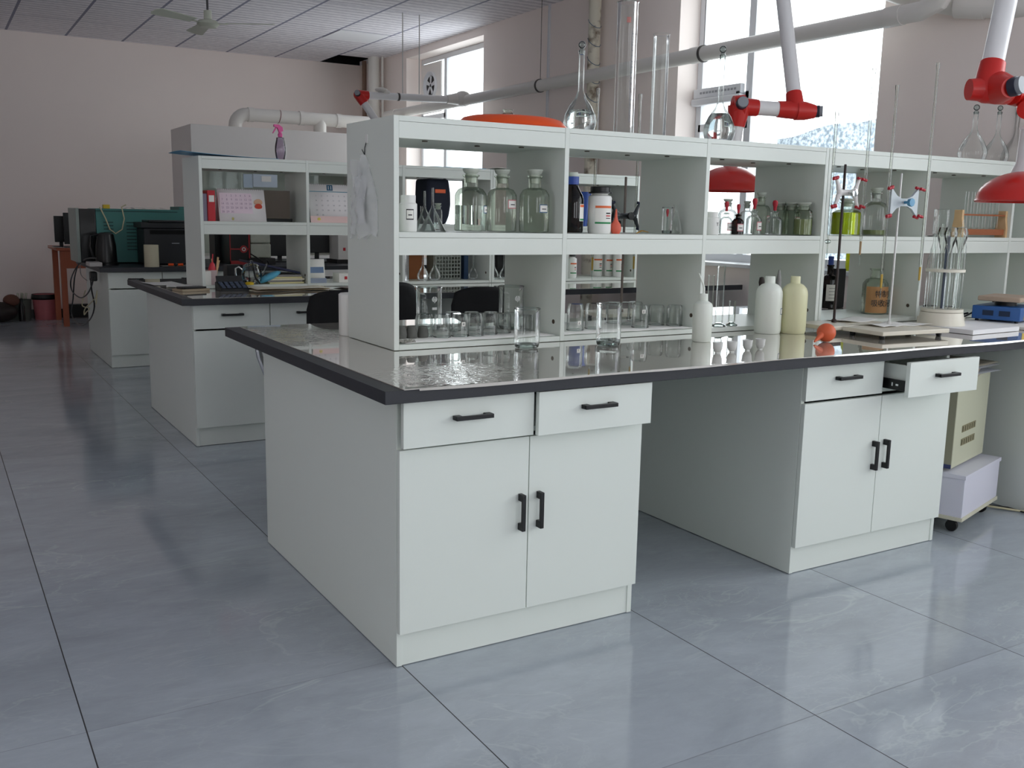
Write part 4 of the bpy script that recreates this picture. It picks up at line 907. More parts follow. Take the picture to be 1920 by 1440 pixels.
# ---- white paper roll against the back of the end panel
P = at(652, 638, z=ZW); q = MB(); hz_ = at(655, 553, y=1.05).z-ZW
q.lathe([(0, 0), (.052, 0), (.055, .006), (.055, hz_-.004), (.05, hz_), (.02, hz_), (.02, .01), (0, .01)], (.318, 1.128, ZW), 32); o = q.build('paper_roll', WHITEP); tag(o, 'white roll standing behind the end panel of the front shelf', 'paper roll')
# ---- plastic bag on a hook on the end panel
XP = .2745
t = thing('plastic_bag', (XP-.001, .87, 1.56), 'crumpled clear plastic bag hanging on the end panel of the front shelf', 'plastic bag')
BAG = mat('clear_polythene_bag', 'F2F4F4', .22, trans=.0); n, l = N(BAG)
BAGM = bpy.data.materials.new('polythene_film'); BAGM.use_nodes = True; n, l = N(BAGM); bp_ = n['Principled BSDF']; bp_.inputs['Base Color'].default_value = lin('F6F8F8'); bp_.inputs['Roughness'].default_value = .22
_t = n.new('ShaderNodeBsdfTransparent'); _x = n.new('ShaderNodeMixShader'); _x.inputs[0].default_value = .34; l.new(_t.outputs[0], _x.inputs[1]); l.new(bp_.outputs[0], _x.inputs[2]); l.new(_x.outputs[0], n['Material Output'].inputs[0])
def bagpt(u, v, s):
    w_ = .02+.11*min(1, (v*1.9)**.8); y_ = .90+(u-.5)*2*w_*.98-.008; z_ = 1.535-.29*v
    dep = .004+(.030*math.sin(math.pi*u)*(.35+.65*v) if s > 0 else 0)+.006*math.sin(u*19+v*7)*v*(s > 0)+.004*math.sin(u*7-v*23)*(s > 0)
    return (XP-max(.002, dep), y_, z_+.012*math.sin(u*11)*v)
for s_ in (1, 0):
    q = MB(); q.sheet(22, 18, lambda u, v: bagpt(u, v, s_)); q.build('film_layer', BAGM, t, smooth=60)
for k in range(3):
    q = MB(); q.sheet(8, 8, lambda u, v: (XP-.010-.004*k-.006*math.sin(u*3+v*5), .86+u*.09+.012*k, 1.29+v*.17+.03*k)); q.build('folded_sheet', mat('white_plastic_sachet', 'E4E7E7', .5), t, smooth=60) if k == 0 else q.build('folded_sheet', BAGM, t, smooth=60)
q = MB(); q.tube([(XP-.002, .885, 1.535), (XP-.005, .875, 1.56), (XP-.002, .865, 1.585)], .0016, 6); q.tube([(XP-.002, .885, 1.535), (XP-.004, .905, 1.555)], .0014, 6); q.build('tie_string', INK, t)
q = MB(); q.box(XP-.004, .855, 1.575, XP-.0005, .875, 1.605, .001); o = q.build('adhesive_hook', WHITEP); tag(o, 'white adhesive hook above the hanging plastic bag', 'hook')
# ================================================================== under the bench: beige machine on a wheeled box
u_ = math.radians(17); O = Vector((2.645, -.015, 0)); 
def loc2(a, b_): return (O.x+a*math.cos(u_)-b_*math.sin(u_), O.y+a*math.sin(u_)+b_*math.cos(u_))
cxy = loc2(.245, .2)
t = thing('wheeled_box', (cxy[0], cxy[1], 0), 'white laminate box on casters beneath the beige machine', 'trolley', None, u_)
LIL = mat('lilac_white_board', 'D2D2DE', .45)
q = MB(); q.box(-.245, -.2, .078, .245, .2, .248); q.build('box_body', LIL, t, local=True, smooth=0)
q = MB(); q.box(-.25, -.205, .062, .25, .205, .078); q.build('bottom_board', mat('chipboard_edge', 'C9C6B2', .6), t, local=True, smooth=0)
q = MB(); q.box(-.25, -.205, .248, .25, .205, .266, .001); q.build('top_board', LIL, t, local=True)
for a_, b_ in ((-.2, -.15), (.2, -.15), (-.2, .15), (.2, .15)):
    q = MB(); M = Matrix.Translation((a_, b_, .026)) @ Matrix.Rotation(math.pi/2, 4, 'Y'); q.lathe([(0, -.011), (.024, -.011), (.026, -.007), (.026, .007), (.024, .011), (0, .011)], seg=18, M=M); q.box(a_-.016, b_-.016, .048, a_+.016, b_+.016, .062); q.build('caster', BLACKP, t, local=True)
BEI = mat('beige_enamel', 'BFC0A8', .45); BEID = mat('beige_front_panel', '8E8C78', .5)
t = thing('voltage_stabilizer', (cxy[0]-.0, cxy[1]+.0, .2668), 'beige electrical machine with slotted vents on the wheeled box', 'machine', None, u_)
q = MB(); q.box(-.215, -.13, .012, .215, .17, .40, .003); q.build('cabinet', BEI, t, local=True)
q = MB(); q.box(-.2185, -.128, .03, -.2155, .168, .395); q.build('front_panel', BEID, t, local=True)
q = MB(); q.box(-.2195, -.128, .012, -.2155, .168, .03); q.build('blue_strip', mat('navy_strip', '39416B', .5), t, local=True)
q = MB(); q.box(-.2205, -.05, .27, -.2186, -.02, .31); q.build('switch', WHITEP, t, local=True)
for z_ in (.10, .16):
    q = MB(); q.box(-.12, -.1325, z_, .06, -.1305, z_+.03); v_ = q.build('vent_grille', mat('grille_mesh', '857F62', .7), t, local=True)
    for k in range(12):
        q = MB(); q.box(-.115+k*.015, -.1335, z_+.004, -.109+k*.015, -.1326, z_+.026); q.build('slot', mat('dark_slot', '4A4636', .8), v_, local=True) if k % 2 == 0 else None
for k in range(5):
    a_ = random.Random(k).uniform(-.25, .25)
    o = papersheet((cxy[0]+.02*k-.02, cxy[1]-.02+.015*k), .46, .27, u_+a_, ('lowest', 'second', 'middle', 'upper', 'topmost')[k]+' newspaper of the untidy pile on the beige machine', .006, .668+.008*k, m=mat('newsprint_%d' % (k % 2), ('C9C2B0', 'BFC2C8')[k % 2], .8, var=.12, vscale=40), name='newspaper', seed=k)
q = MB(); q.tube([(3.1, .30, .03), (3.14, .18, .012), (3.22, .06, .008), (3.4, -.06, .008), (3.6, -.12, .008)], .005, 8); o = q.build('floor_cable', mat('cream_cable', 'C9C2A0', .5)); tag(o, 'cream cable on the floor beside the wheeled box', 'cable')
q = MB(); q.tube([(3.1, .33, .03), (3.16, .20, .010), (3.22, .13, .007), (3.21, -.02, .007), (3.45, -.12, .007)], .004, 8); o = q.build('floor_cable', BLACKP); tag(o, 'black cable on the floor running with the cream one', 'cable')
# ================================================================== fume arms
def dome(c, R, H, m, t, name='hood'):
    q = MB(); pr = [(R, 0), (R*1.02, .004), (R*.99, .010)]
    for i in range(1, 9):
        a = i/8*math.pi/2*.93; pr.append((R*math.cos(a)*.99, .010+(H-.01)*math.sin(a)))
    pr += [(R*.10, H)]
    q.lathe(pr, c, 44); return q.build(name, m, t, thick=.004)
def joint(t, c, r, d1, d2, nm='joint'):
    q = MB(); q.sphere(c, r*1.25, seg=20)
    for d in (d1, d2):
        d = Vector(d).normalized(); q.tube([Vector(c), Vector(c)+d*r*1.2, Vector(c)+d*r*2.6], [r*1.22, r*1.2, r*1.12], 24)
    return q.build(nm, REDJ, t)
def knob(t, c, axis, r):
    a = Vector(axis).normalized(); q = MB(); c = Vector(c); q.tube([c, c+a*.025], r*1.12, 20); k = q.build('knob_collar', mat('navy_black_plastic', '26293A', .4), t)
    q = MB(); q.tube([c+a*.02, c+a*.040], r, 20); q.build('knob_face', mat('grey_knob', '8C9096', .45), k)
TOC = (-FW).normalized()
# arm over the front bench, middle
d0 = 5.0
top = at(1462, -60, d=5.15); J1 = at(1492, 207, d=d0); J2 = at(1386, 200, d=d0-.02); D1 = Vector((J2.x-.02, J2.y+.02, at(1365, 311, d=d0).z))
t = thing('fume_extractor', (J1.x, J1.y, J1.z), 'white fume extraction arm with red joints in front of the large window', 'fume extractor')
v1 = (Vector(top)-J1).normalized(); v2 = (Vector(J2)-J1).normalized(); topz = J1+v1*((ZC-.001-J1.z)/v1.z)
q = MB(); q.tube([J1+v1*.07, topz], .037, 28); q.build('upper_tube', ALU, t)
q = MB(); q.tube([J1+v2*.05, J2-v2*.06], .037, 28); q.build('elbow_tube', ALU, t)
joint(t, J1, .0365, v1, v2); 
q = MB(); q.tube([J1, J1-v2*.05+Vector((0, 0, .0)), J1-v2*.10], [.05, .046, .034], 24); q.build('joint_housing', REDJ, t); knob(t, J1-v2*.10+TOC*.0, -v2+TOC*.4, .027)
D1c = Vector((D1.x, D1.y, at(1365, 358, d=d0).z)); v3 = (Vector((D1.x, D1.y, D1.z))-J2).normalized()
joint(t, J2, .037, -v2, v3); q = MB(); q.tube([J2-v2*.02, J2+v2*.035], [.062, .052], 24); q.tube([J2, J2+v3*.10], [.058, .043], 24); q.build('joint_housing', REDJ, t); knob(t, J2+TOC*.05, TOC, .027)
q = MB(); q.tube([J2+v3*.08, Vector((D1.x, D1.y, D1.z-.01))], .037, 28); q.build('lower_tube', ALU, t)
dome(tuple(D1c), 62*d0/FPX, D1.z-D1c.z, REDP, t)
# arm at the right
d1 = 3.4
J1 = at(1851, 168, d=d1); top = at(1874, 60, d=3.42); v1 = (Vector(top)-J1).normalized(); topz = J1+v1*((ZC-.001-J1.z)/v1.z)
t = thing('fume_extractor', (J1.x, J1.y, J1.z), 'white fume extraction arm with a large red hood over the blue hot plate', 'fume extractor')
q = MB(); q.tube([J1+v1*.10, topz], .037, 28); q.build('upper_tube', ALU, t)
J2 = at(1930, 180, d=3.5); v2 = (J2-J1).normalized(); joint(t, J1, .038, v1, v2)
q = MB(); q.tube([J1-Vector(RT)*.065, J1-Vector(RT)*.02, J1+Vector(RT)*.03, J1+Vector(RT)*.085], [.036, .04, .05, .036], 28); q.build('joint_housing', REDJ, t); q = MB(); q.tube([J1+Vector(RT)*.03+TOC*.02, at(1896, 164, d=3.30)], [.056, .034], 24); q.build('joint_housing', REDJ, t); knob(t, at(1895, 164, d=3.31), Vector(RT)*.75+TOC, .029)
J3 = at(1930, 240, d=3.36); v3 = (J3-J2).normalized(); joint(t, J2, .036, -v2, v3)
H1 = at(1924, 322, d=3.4); q = MB(); q.tube([J3+v3*-.02, Vector((H1.x, H1.y, J3.z)), Vector((H1.x, H1.y, H1.z+.03)), Vector((H1.x, H1.y, H1.z-.004))], [.034, .032, .036, .05], 24); q.build('lower_tube', ALU, t)
H0 = at(1924, 379, d=3.4); dome((H0.x, H0.y, H0.z), 87*d1/FPX, H1.z-H0.z, REDP, t)
# main pipe along the window wall and the far arm
XPp, ZPp = 3.96, 2.55
t = thing('exhaust_pipe', (XPp, 5, ZPp), 'long white plastic exhaust pipe running along the window wall', 'pipe')
q = MB(); q.tube([(XPp, 1.22, ZPp+.30), (XPp, 1.24, ZPp+.12), (XPp, 1.30, ZPp+.035), (XPp, 1.42, ZPp), (XPp, 9.15, ZPp)], .055, 28); q.build('pipe_run', PIPE, t)
for y_ in (1.60, 3.35, 5.62, 7.1, 8.9): 
    q = MB(); q.tube([(XPp, y_-.06, ZPp), (XPp, y_+.06, ZPp)], .060, 28); s_ = q.build('coupling', PIPE, t)
    if y_ in (3.35, 5.62):
        q = MB(); q.tube([(XPp, y_-.075, ZPp), (XPp, y_-.055, ZPp)], .0625, 24); q.tube([(XPp, y_-.065, ZPp+.06), (XPp, y_-.065, ZC)], .003, 6); q.build('hanger', mat('dark_strap', '4A4644', .6), t)
q = MB(); q.sphere((XPp-.01, 7.1, ZPp+.02), .082, (1.1, 1.5, 1), 24); q.tube([(XPp-.02, 7.1, ZPp+.02), (XPp-.20, 7.1, ZPp+.0)], [.07, .043], 24); q.build('tee', PIPE, t)
t = thing('ceiling_duct', (3.7, .9, 2.75), 'fat white duct crossing below the ceiling near the window pier', 'duct')
a = at(1705, -18, x=3.7); b = at(1860, 16, x=3.75)
q = MB(); dp_ = at(1560, -62, d=6.1); q.tube([Vector((dp_.x+.05, dp_.y+.12, ZC-.001)), dp_+Vector((.03, .05, .12)), dp_, at(1705, -8, d=5.9), at(1800, 8, d=5.7)], .07, 28); q.build('duct_run', PIPE, t)
q = MB(); q.tube([at(1795, 8, d=5.7), at(1850, 10, d=5.6)], .078, 28); q.build('duct_sleeve', PIPE, t)
q = MB(); q.tube([at(1846, 10, d=5.6), at(1960, 10, d=5.4)], .07, 28); q.build('duct_run', PIPE, t)
# far arm
A0 = Vector((XPp-.202, 7.1, ZPp+.0)); A1 = at(672, 178, y=7.1); A2 = at(735, 270, y=6.9)
t = thing('fume_extractor', (A1.x, A1.y, A1.z), 'white fume extraction arm with a red elbow beside the far window', 'fume extractor')
v = (A1-A0).normalized(); q = MB(); q.tube([A0, A1-v*.06], .037, 24); q.build('upper_tube', ALU, t)
w_ = (A2-A1).normalized(); joint(t, A1, .040, -v, w_); knob(t, A1+TOC*.045, TOC, .027)
q = MB(); q.tube([A1+w_*.08, A2], .037, 24); q.build('lower_tube', ALU, t)
q = MB(); q.tube([A0+v*.55, A0+v*.57], .0405, 20); q.build('clip_ring', mat('dark_strap', '4A4644', .6), t)
A3 = at(715, 178, y=7.1); q = MB(); q.sphere(A3+Vector((0, 0, .05)), .05, (1.4, 1, .5), 14); q.sphere(A3+Vector((.05, 0, .03)), .04, (1.2, 1, .7), 12); q.build('wrapping', mat('white_wrapping_tape', 'D9D6D0', .7, bump=.4, bscale=30), t)
for (px, lb) in ((755, 'thin steel rod holding up the far fume arm, nearer the room corner'), (786, 'thin steel rod holding up the far fume arm, in front of the far window')):
    P = at(px, 180, y=7.1); q = MB(); q.tube([(P.x, 7.1, P.z+.02), (P.x, 7.1, ZC)], .006, 8); o = q.build('hanging_rod', STEEL); tag(o, lb, 'rod')
# ================================================================== middle bench: things on its shelf and worktop
YB = 3.652
def yb(px, py, R=0, Y=YB+.12): return at(px, py, y=Y)
# blue sheet and spray bottle on top
q = MB(); a = at(316, 284, y=3.74); b = at(420, 290, y=3.86)
q.sheet(14, 6, lambda u, v: (.235+.60*u, 3.66+.34*v, SH2+.0015+.022*(1-u)**2*(1 if u < .5 else 1)+.004*math.sin(v*3)))
o = q.build('blue_folder_sheet', mat('blue_plastic_sheet', '5FA6CC', .35), thick=.0015); tag(o, 'thin blue plastic sheet overhanging the end of the middle shelf top', 'plastic sheet')
q = MB(); q.box(1.9, 3.68, SH2, 2.34, 4.0, SH2+.004); o = q.build('blue_folder_sheet', MATS['blue_plastic_sheet'], smooth=0); tag(o, 'flat blue sheet on the middle shelf top seen over the first bay', 'plastic sheet')
q = MB(); q.sheet(10, 4, lambda u, v: (2.36+.30*u, 3.70+.22*v, SH2+.004+.012*abs(math.sin(u*4)))); o = q.build('paper_sheet', PAPER, thick=.001); tag(o, 'curled white paper on the middle shelf top in front of the far window', 'paper')
x, h, r = at(526, 290, y=3.82).x, at(526, 234, y=3.82).z-SH2, .036
t = thing('spray_bottle', (x, 3.82, SH2), 'spray bottle with a bright pink trigger head on the middle shelf top', 'spray bottle')
PINK = mat('pink_plastic', 'E0559A', .35); CLV = glass('violet_tinted_plastic', 'D9CFDC', '9B8FA6', 1.5, .08)
pr = [(0, .002), (r*.7, .002)]
for i in range(13):
    z = h*.62*i/12; pr.append((r*(.72+.28*math.sin(math.pi*min(1, i/11))), z+.004)); 
    if i < 12: pr.append((r*(.70+.28*math.sin(math.pi*min(1, (i+.5)/11))), z+.004+h*.62/24))
pr += [(r*.34, h*.655), (r*.32, h*.68)]
q = MB(); q.lathe(pr, seg=28); q.build('bottle_body', CLV, t, local=True)
q = MB(); q.lathe([(r*.4, h*.66), (r*.42, h*.74), (r*.3, h*.76), (r*.28, h*.84), (0, h*.84)], seg=20); q.build('collar', PINK, t, local=True)
q = MB(); q.prism([(.018, h*.82), (.014, h*.93), (-.010, h), (-.040, h*1.0), (-.042, h*.94), (-.020, h*.92), (-.008, h*.80)], -.010, .010, 'y'); q.build('spray_head', PINK, t, local=True)
q = MB(); q.prism([(-.020, h*.92), (-.030, h*.92), (-.050, h*.76), (-.046, h*.75)], -.006, .006, 'y'); q.build('trigger', PINK, t, local=True)
# upper level of bay 1: files, calendar
xa = .36
def boxthing(name, x0, y0, z0, x1, y1, z1, m, label, cat, bev=.001, parts=None):
    q = MB(); 
    if not parts:
        q.box(x0, y0, z0, x1, y1, z1, bev); return tag(q.build(name, m), label, cat)
    t = thing(name, ((x0+x1)/2, y0, z0), label, cat); q.box(x0, y0, z0, x1, y1, z1, bev); q.build('body', m, t)
    for nm, bx_, mm in parts: q = MB(); q.box(*bx_); q.build(nm, mm, t, smooth=0)
    return t
REDB = mat('red_card', 'C02832', .5)
p0 = at(389, 413, y=3.72); p1 = at(403, 413, y=3.72); zt = at(396, 357, y=3.72).z
boxthing('red_file_box', p0.x, 3.70, SH1, p1.x, 3.98, zt, REDB, 'narrow red file box at the left end of the middle shelf', 'box', parts=[('white_label', (p0.x+.008, 3.6985, zt-.07, p1.x-.006, 3.6995, zt-.03), LABELW)])
boxthing('file_folder', .359, 3.71, SH1, p0.x-.002, 3.835, zt-.02, mat('violet_grey_card', '8D8598', .6), 'grey folder squeezed beside the red file box', 'folder')
boxthing('paper_carton', .36, 3.84, SH1, .385, 3.97, SH1+.27, mat('cream_orange_carton', 'D9C4A0', .6), 'tall narrow cream carton behind the red file box', 'carton')
def calendar(px0, px1, pyt, pyb, Y, label, head, base=(SH1), body=None, tile=None, num=None):
    A = at(px0, pyb, y=Y); B_ = at(px1, pyb, y=Y); T = at((px0+px1)/2, pyt, y=Y); w_ = B_.x-A.x; h_ = T.z-base
    t = thing('desk_calendar', ((A.x+B_.x)/2, Y, base), label, 'calendar')
    CARD = mat('calendar_card', 'E9E4E4', .6); lean = .05
    def pt(u, v, off=0): return (-w_/2+w_*u, lean*v-off, h_*v)
    q = MB(); q.sheet(2, 2, lambda u, v: pt(u, v)); q.build('front_page', CARD, t, local=True, thick=.002)
    q = MB(); q.sheet(2, 2, lambda u, v: (-w_/2+w_*u, .12-(.12-lean)*v, h_*v)); q.build('back_board', CARD, t, local=True, thick=.002)
    q = MB()
    for k in range(22):
        M = Matrix.Translation((-w_/2+w_*(k+.5)/22, lean, h_)) @ Matrix.Rotation(math.pi/2, 4, 'Y'); q.lathe([(.006, -.0012), (.0066, 0), (.006, .0012)], seg=8, M=M)
    s_ = q.build('spiral_binding', mat('calendar_wire', 'B9B4B4', .4), t, local=True); s_['kind'] = 'stuff'
    return t, w_, h_, lean, pt
t, w_, h_, ln, pt = calendar(412, 500, 355, 413, 3.70, 'desk calendar with a pink date grid and a small red and tan picture', None)
def sheet_on(t, pt, u0, v0, u1, v1, m, name, off=.0022):
    q = MB(); q.sheet(1, 1, lambda u, v: pt(u0+(u1-u0)*u, v0+(v1-v0)*v, off)); return q.build(name, m, t, local=True)
sheet_on(t, pt, .04, .25, .72, .88, mat('pale_pink_print', 'E6D2DC', .6), 'date_grid', .0016)
PK = mat('mauve_print', 'A88FA6', .6)
Ml = Matrix.Rotation(math.atan2(h_, -ln)+0*math.pi, 4, 'X') 
def on_page(u, v): return t.matrix_basis @ Matrix.Translation(pt(u, v, .0026)) @ Matrix.Rotation(math.atan2(h_, ln), 4, 'X')
rows = ['1 2 3 4 5 6', '7 8 9 10 11 12 13', '14 15 16 17 18 19 20', '21 22 23 24 25 26 27', '28 29 30']
d_ = 1
for r_ in range(5):
    for c_ in range(7):
        if (r_ == 0 and c_ == 0) or d_ > 30: continue
        text(str(d_), .018, on_page(.09+.098*c_, .80-.125*r_), PK, t, 'date_number', .0002); d_ += 1
q = MB(); c0 = pt(.85, .60, .003); q.sphere(c0, .028, (1, .08, .8), 16); q.build('picture_head', mat('tan_print', 'D2A98C', .6), t, local=True)
q = MB(); c0 = pt(.85, .47, .003); q.sphere(c0, .024, (1, .08, .8), 16); q.build('picture_body', mat('red_orange_print', 'C8452E', .6), t, local=True)
q = MB(); c0 = pt(.28, .08, .003); q.sphere(c0, .008, (1, .08, 1.3), 10); q.build('small_mark', mat('olive_print', 'B8B070', .6), t, local=True)
t, w_, h_, ln, pt = calendar(583, 668, 346, 415, 3.70, 'desk calendar headed 11 with a pink strip along its foot', None)
sheet_on(t, pt, 0, .80, 1, .82, mat('teal_print', '5F8FA0', .6), 'header_line', .0016); sheet_on(t, pt, 0, 0, 1, .17, mat('peach_print', 'E8C9C4', .6), 'foot_strip', .0016)
sheet_on(t, pt, .40, .84, .53, .99, mat('dark_teal_print', '2B5A78', .6), 'month_tile', .002)
text('11', .034, on_page(.465, .91), WHITEP, t, 'month_number', .0003)
q = MB(); q.sphere(pt(.18, .085, .002), .012, (1, .08, 1), 12); q.build('yellow_dot', mat('yellow_print', 'D8C860', .6), t, local=True)
d_ = 1
for r_ in range(5):
    for c_ in range(7):
        if d_ > 30: continue
        text(str(d_), .013, on_page(.15+.125*c_, .70-.125*r_), mat('grey_print', '8E8E92', .6), t, 'date_number', .0002); d_ += 1
boxthing('black_box', .78, 3.86, SH1, .98, 3.98, SH1+.02, BLACKP, 'flat black case lying behind the first calendar', 'case')
boxthing('dark_box', .72, 3.83, SH1+.021, .955, 3.99, SH1+.20, mat('brown_grey_carton', '6E645A', .7), 'brown grey carton standing behind the first calendar', 'carton')
# lower level of bay 1
ZB1 = SH0
def pot(px, py, Y, z0=ZB1): p = at(px, py, y=Y); return (p.x, Y, z0)
t = thing('pen_holder', pot(396, 530, 3.74), 'pen holder with a red brush and wooden sticks on the middle bench', 'pen holder')
q = MB(); q.lathe([(0, 0), (.035, 0), (.038, .09), (.035, .09), (.033, .004)], seg=20); q.build('cup', mat('clear_pink_cup', 'C9B4B4', .3), t, local=True)
q = MB(); q.lathe([(0, .02), (.02, .03), (.022, .10), (.014, .13), (.004, .14), (.004, .19), (0, .19)], seg=14, M=Matrix.Rotation(.08, 4, 'Y')); q.build('red_brush', mat('coral_red_plastic', 'D63A48', .4), t, local=True)
for k, (a, b_) in enumerate(((.03, .12), (.018, -.05), (.024, .2))):
    q = MB(); q.tube([(a-.004, 0, .01), (a+b_*.15, .004, .17-.01*k)], .006, 8); q.build('wooden_stick', PINE, t, local=True)
x_ = at(380, 520, y=3.70); boxthing('white_card_box', .36, 3.68, ZB1, .395, 3.72, ZB1+.085, LABELW, 'small white card box beside the pen holder', 'box')
t = thing('glass_teapot', pot(472, 530, 3.71), 'clear glass teapot with a chrome handle on the middle bench', 'teapot'); TR = .095*.62
q = MB(); q.lathe([(0, .003), (TR*.75, .003), (TR*1.05, .02), (TR*1.1, .06), (TR*1.0, .095), (TR*.85, .11), (TR*.85, .115)], seg=32); q.build('body', GLRIM2, t, local=True)
q = MB(); q.lathe([(TR*.85, .115), (TR*.6, .128), (.008, .132), (.008, .138), (.012, .145), (0, .15)], seg=24); q.build('lid', GLRIM2, t, local=True)
q = MB(); q.tube([(-TR*.95, 0, .09), (-TR*1.35, 0, .11), (-TR*1.7, 0, .10), (-TR*1.72, 0, .06), (-TR*1.4, 0, .025), (-TR*1.0, 0, .03)], .006, 10); q.build('handle', CHROME, t, local=True)
q = MB(); q.tube([(TR*1.0, 0, .05), (TR*1.4, 0, .09), (TR*1.75, 0, .13)], [.013, .010, .007], 12); q.build('spout', GLRIM2, t, local=True)
t = thing('yellow_base_gadget', pot(468, 530, 3.66), 'small gadget with a yellow round base and a thin upright stem', 'gadget')
q = MB(); q.lathe([(0, 0), (.027, 0), (.027, .012), (.018, .018), (0, .018)], seg=20); q.build('base', mat('yellow_plastic', 'D9B820', .4), t, local=True)
q = MB(); q.tube([(0, 0, .018), (0, 0, .045)], .006, 8); q.tube([(0, 0, .045), (-.006, 0, .15)], .0025, 8); q.build('stem', DARKP, t, local=True)
q = MB(); q.tube([(.014, .0, .14), (.03, 0, .05), (.06, 0, .0065)], .0055, 8); o = q.build('black_pen', BLACKP, None, local=True); o.location = pot(470, 530, 3.64); tag(o, 'black pen leaning next to the yellow-based gadget', 'pen')
# blue dish / mouse-shaped blue plastic
q = MB(); M = Matrix.Translation((at(500, 520, y=3.72).x+.01, 3.71, ZB1+.042)) @ Matrix.Rotation(-.42, 4, 'Y') @ Matrix.Diagonal((.085, .05, .022, 1)); q.lathe([(math.sin(math.pi*i/8), -math.cos(math.pi*i/8)) if 0 < i < 8 else (0, -1 if i == 0 else 1) for i in range(9)], seg=20, M=M)
o = q.build('blue_scoop', mat('light_blue_plastic', '5FB4D2', .35)); tag(o, 'light blue plastic scoop tilted against the magazines', 'scoop')
# magazines pile + blue tilted folder
MAGC = [mat('magazine_yellow', 'D8D09A', .6), mat('magazine_grey', '8E8A86', .6), mat('magazine_cream', 'DED8C0', .6)]
for k in range(5):
    rn = random.Random(k); z0 = ZB1+k*.0112
    q = MB(); q.obox((.868+rn.uniform(-.008, .008), 3.83, z0+.0055), (.23, .30, .0105), rn.uniform(-.04, .04), .001); o = q.build('magazine', MAGC[k % 3]); tag(o, ('lowest magazine', 'second magazine from the bottom', 'middle magazine', 'fourth magazine from the bottom', 'topmost magazine')[k]+' of the pile in the calendar shelf', 'magazine', 'pile of magazines on the middle bench')
q = MB(); q.obox((.83, 3.90, ZB1+.100), (.34, .26, .014), 0, .002, ry=.22); o = q.build('blue_folder', mat('navy_folder', '23284A', .5)); tag(o, 'navy blue folder resting aslant on the pile of magazines', 'folder')
boxthing('black_file_case', .56, 3.93, ZB1, .66, 4.03, ZB1+.11, mat('black_case', '18181C', .5), 'black case behind the glass teapot', 'case')
# bay 2 lower : photo calendar card and white box
p = at(592, 486, y=3.70); ztc = p.z
t = thing('picture_stand', (at(594, 530, y=3.72).x, 3.70, ZB1), 'small white picture card with a blue building in a clear stand', 'picture card'); hc_ = ztc-ZB1
q = MB(); q.sheet(1, 1, lambda u, v: (-.052+.104*u, .02*v, hc_*v)); q.build('card', LABELW, t, local=True, thick=.002)
q = MB(); q.sheet(1, 1, lambda u, v: (-.05+.094*u, .02*(.42+.25*v)-.0025, hc_*(.42+.25*v))); q.build('printed_picture', mat('steel_blue_print', '6F86A6', .6), t, local=True)
q = MB(); q.sheet(1, 1, lambda u, v: (-.052+.112*u, .02*(.0+.20*v)-.0035, hc_*(.0+.20*v))); q.build('stand_foot', mat('blue_grey_foot', '8E98AA', .4), t, local=True)
boxthing('medicine_box', at(636, 528, y=3.70).x, 3.70, ZB1, at(660, 528, y=3.70).x, 3.82, ZB1+.06, LABELW, 'small white box with a red mark in the second lower bay', 'box', parts=[('red_mark', (at(646, 528, y=3.70).x, 3.6985, ZB1+.02, at(651, 528, y=3.70).x, 3.6995, ZB1+.04), REDB)])
# on the worktop in front
zb_ = ZW
t = thing('phone', (.235, 3.52, zb_), 'black phone lying on a small notebook at the end of the middle bench', 'phone', None, .3)
q = MB(); q.box(-.09, -.06, 0, .09, .06, .014, .001); q.build('notebook', mat('kraft_notebook', '9E8F78', .6), t, local=True)
q = MB(); q.box(-.075, -.04, .015, .08, .04, .026, .003); q.build('phone_body', BLACKP, t, local=True)
t = thing('calculator', (.475, 3.50, zb_), 'black desk calculator with its screen tilted up', 'calculator', None, .0)
q = MB(); q.prism([(-.07, 0), (.07, 0), (.07, .045), (.055, .05), (-.07, .012)], -.085, .085, 'x'); q.build('body', DARKP, t, local=True)
for r_ in range(4):
    for c_ in range(5):
        q = MB(); q.obox((-.064+.032*c_, -.052+.026*r_, .0215+.0079*r_), (.022, .017, .006), 0, .0015, rx=.30); q.build('key', mat('grey_blue_key', '4A5468' if True else '', .5), t, local=True)
q = MB(); q.obox((0, .066, .062), (.16, .006, .045), 0, .002, rx=-.3); q.build('screen', BLACKP, t, local=True)
for k in range(3):
    papersheet((.80, 3.42), .48, .20, .02+.03*k, ('lower', 'middle', 'upper')[k]+' sheet of the yellowed newspaper by the calculator', .010, zb_+.006*k, MATS['newsprint_0'] if k != 1 else mat('old_newsprint', 'B59E78', .8, var=.2, vscale=50), 'newspaper', k)
papersheet((.20, 4.15), .20, .30, .1, 'white printed sheet on the end of the middle bench worktop', .003, zb_)
papersheet((.25, 3.9), .16, .24, -.2, 'pale leaflet near the end of the middle shelf', .003, zb_+.002)
papersheet((1.30, 3.47), .30, .2, .05, 'magazine lying flat behind the first black chair', .006, zb_, mat('dark_cover', '6A5A52', .5), 'magazine')
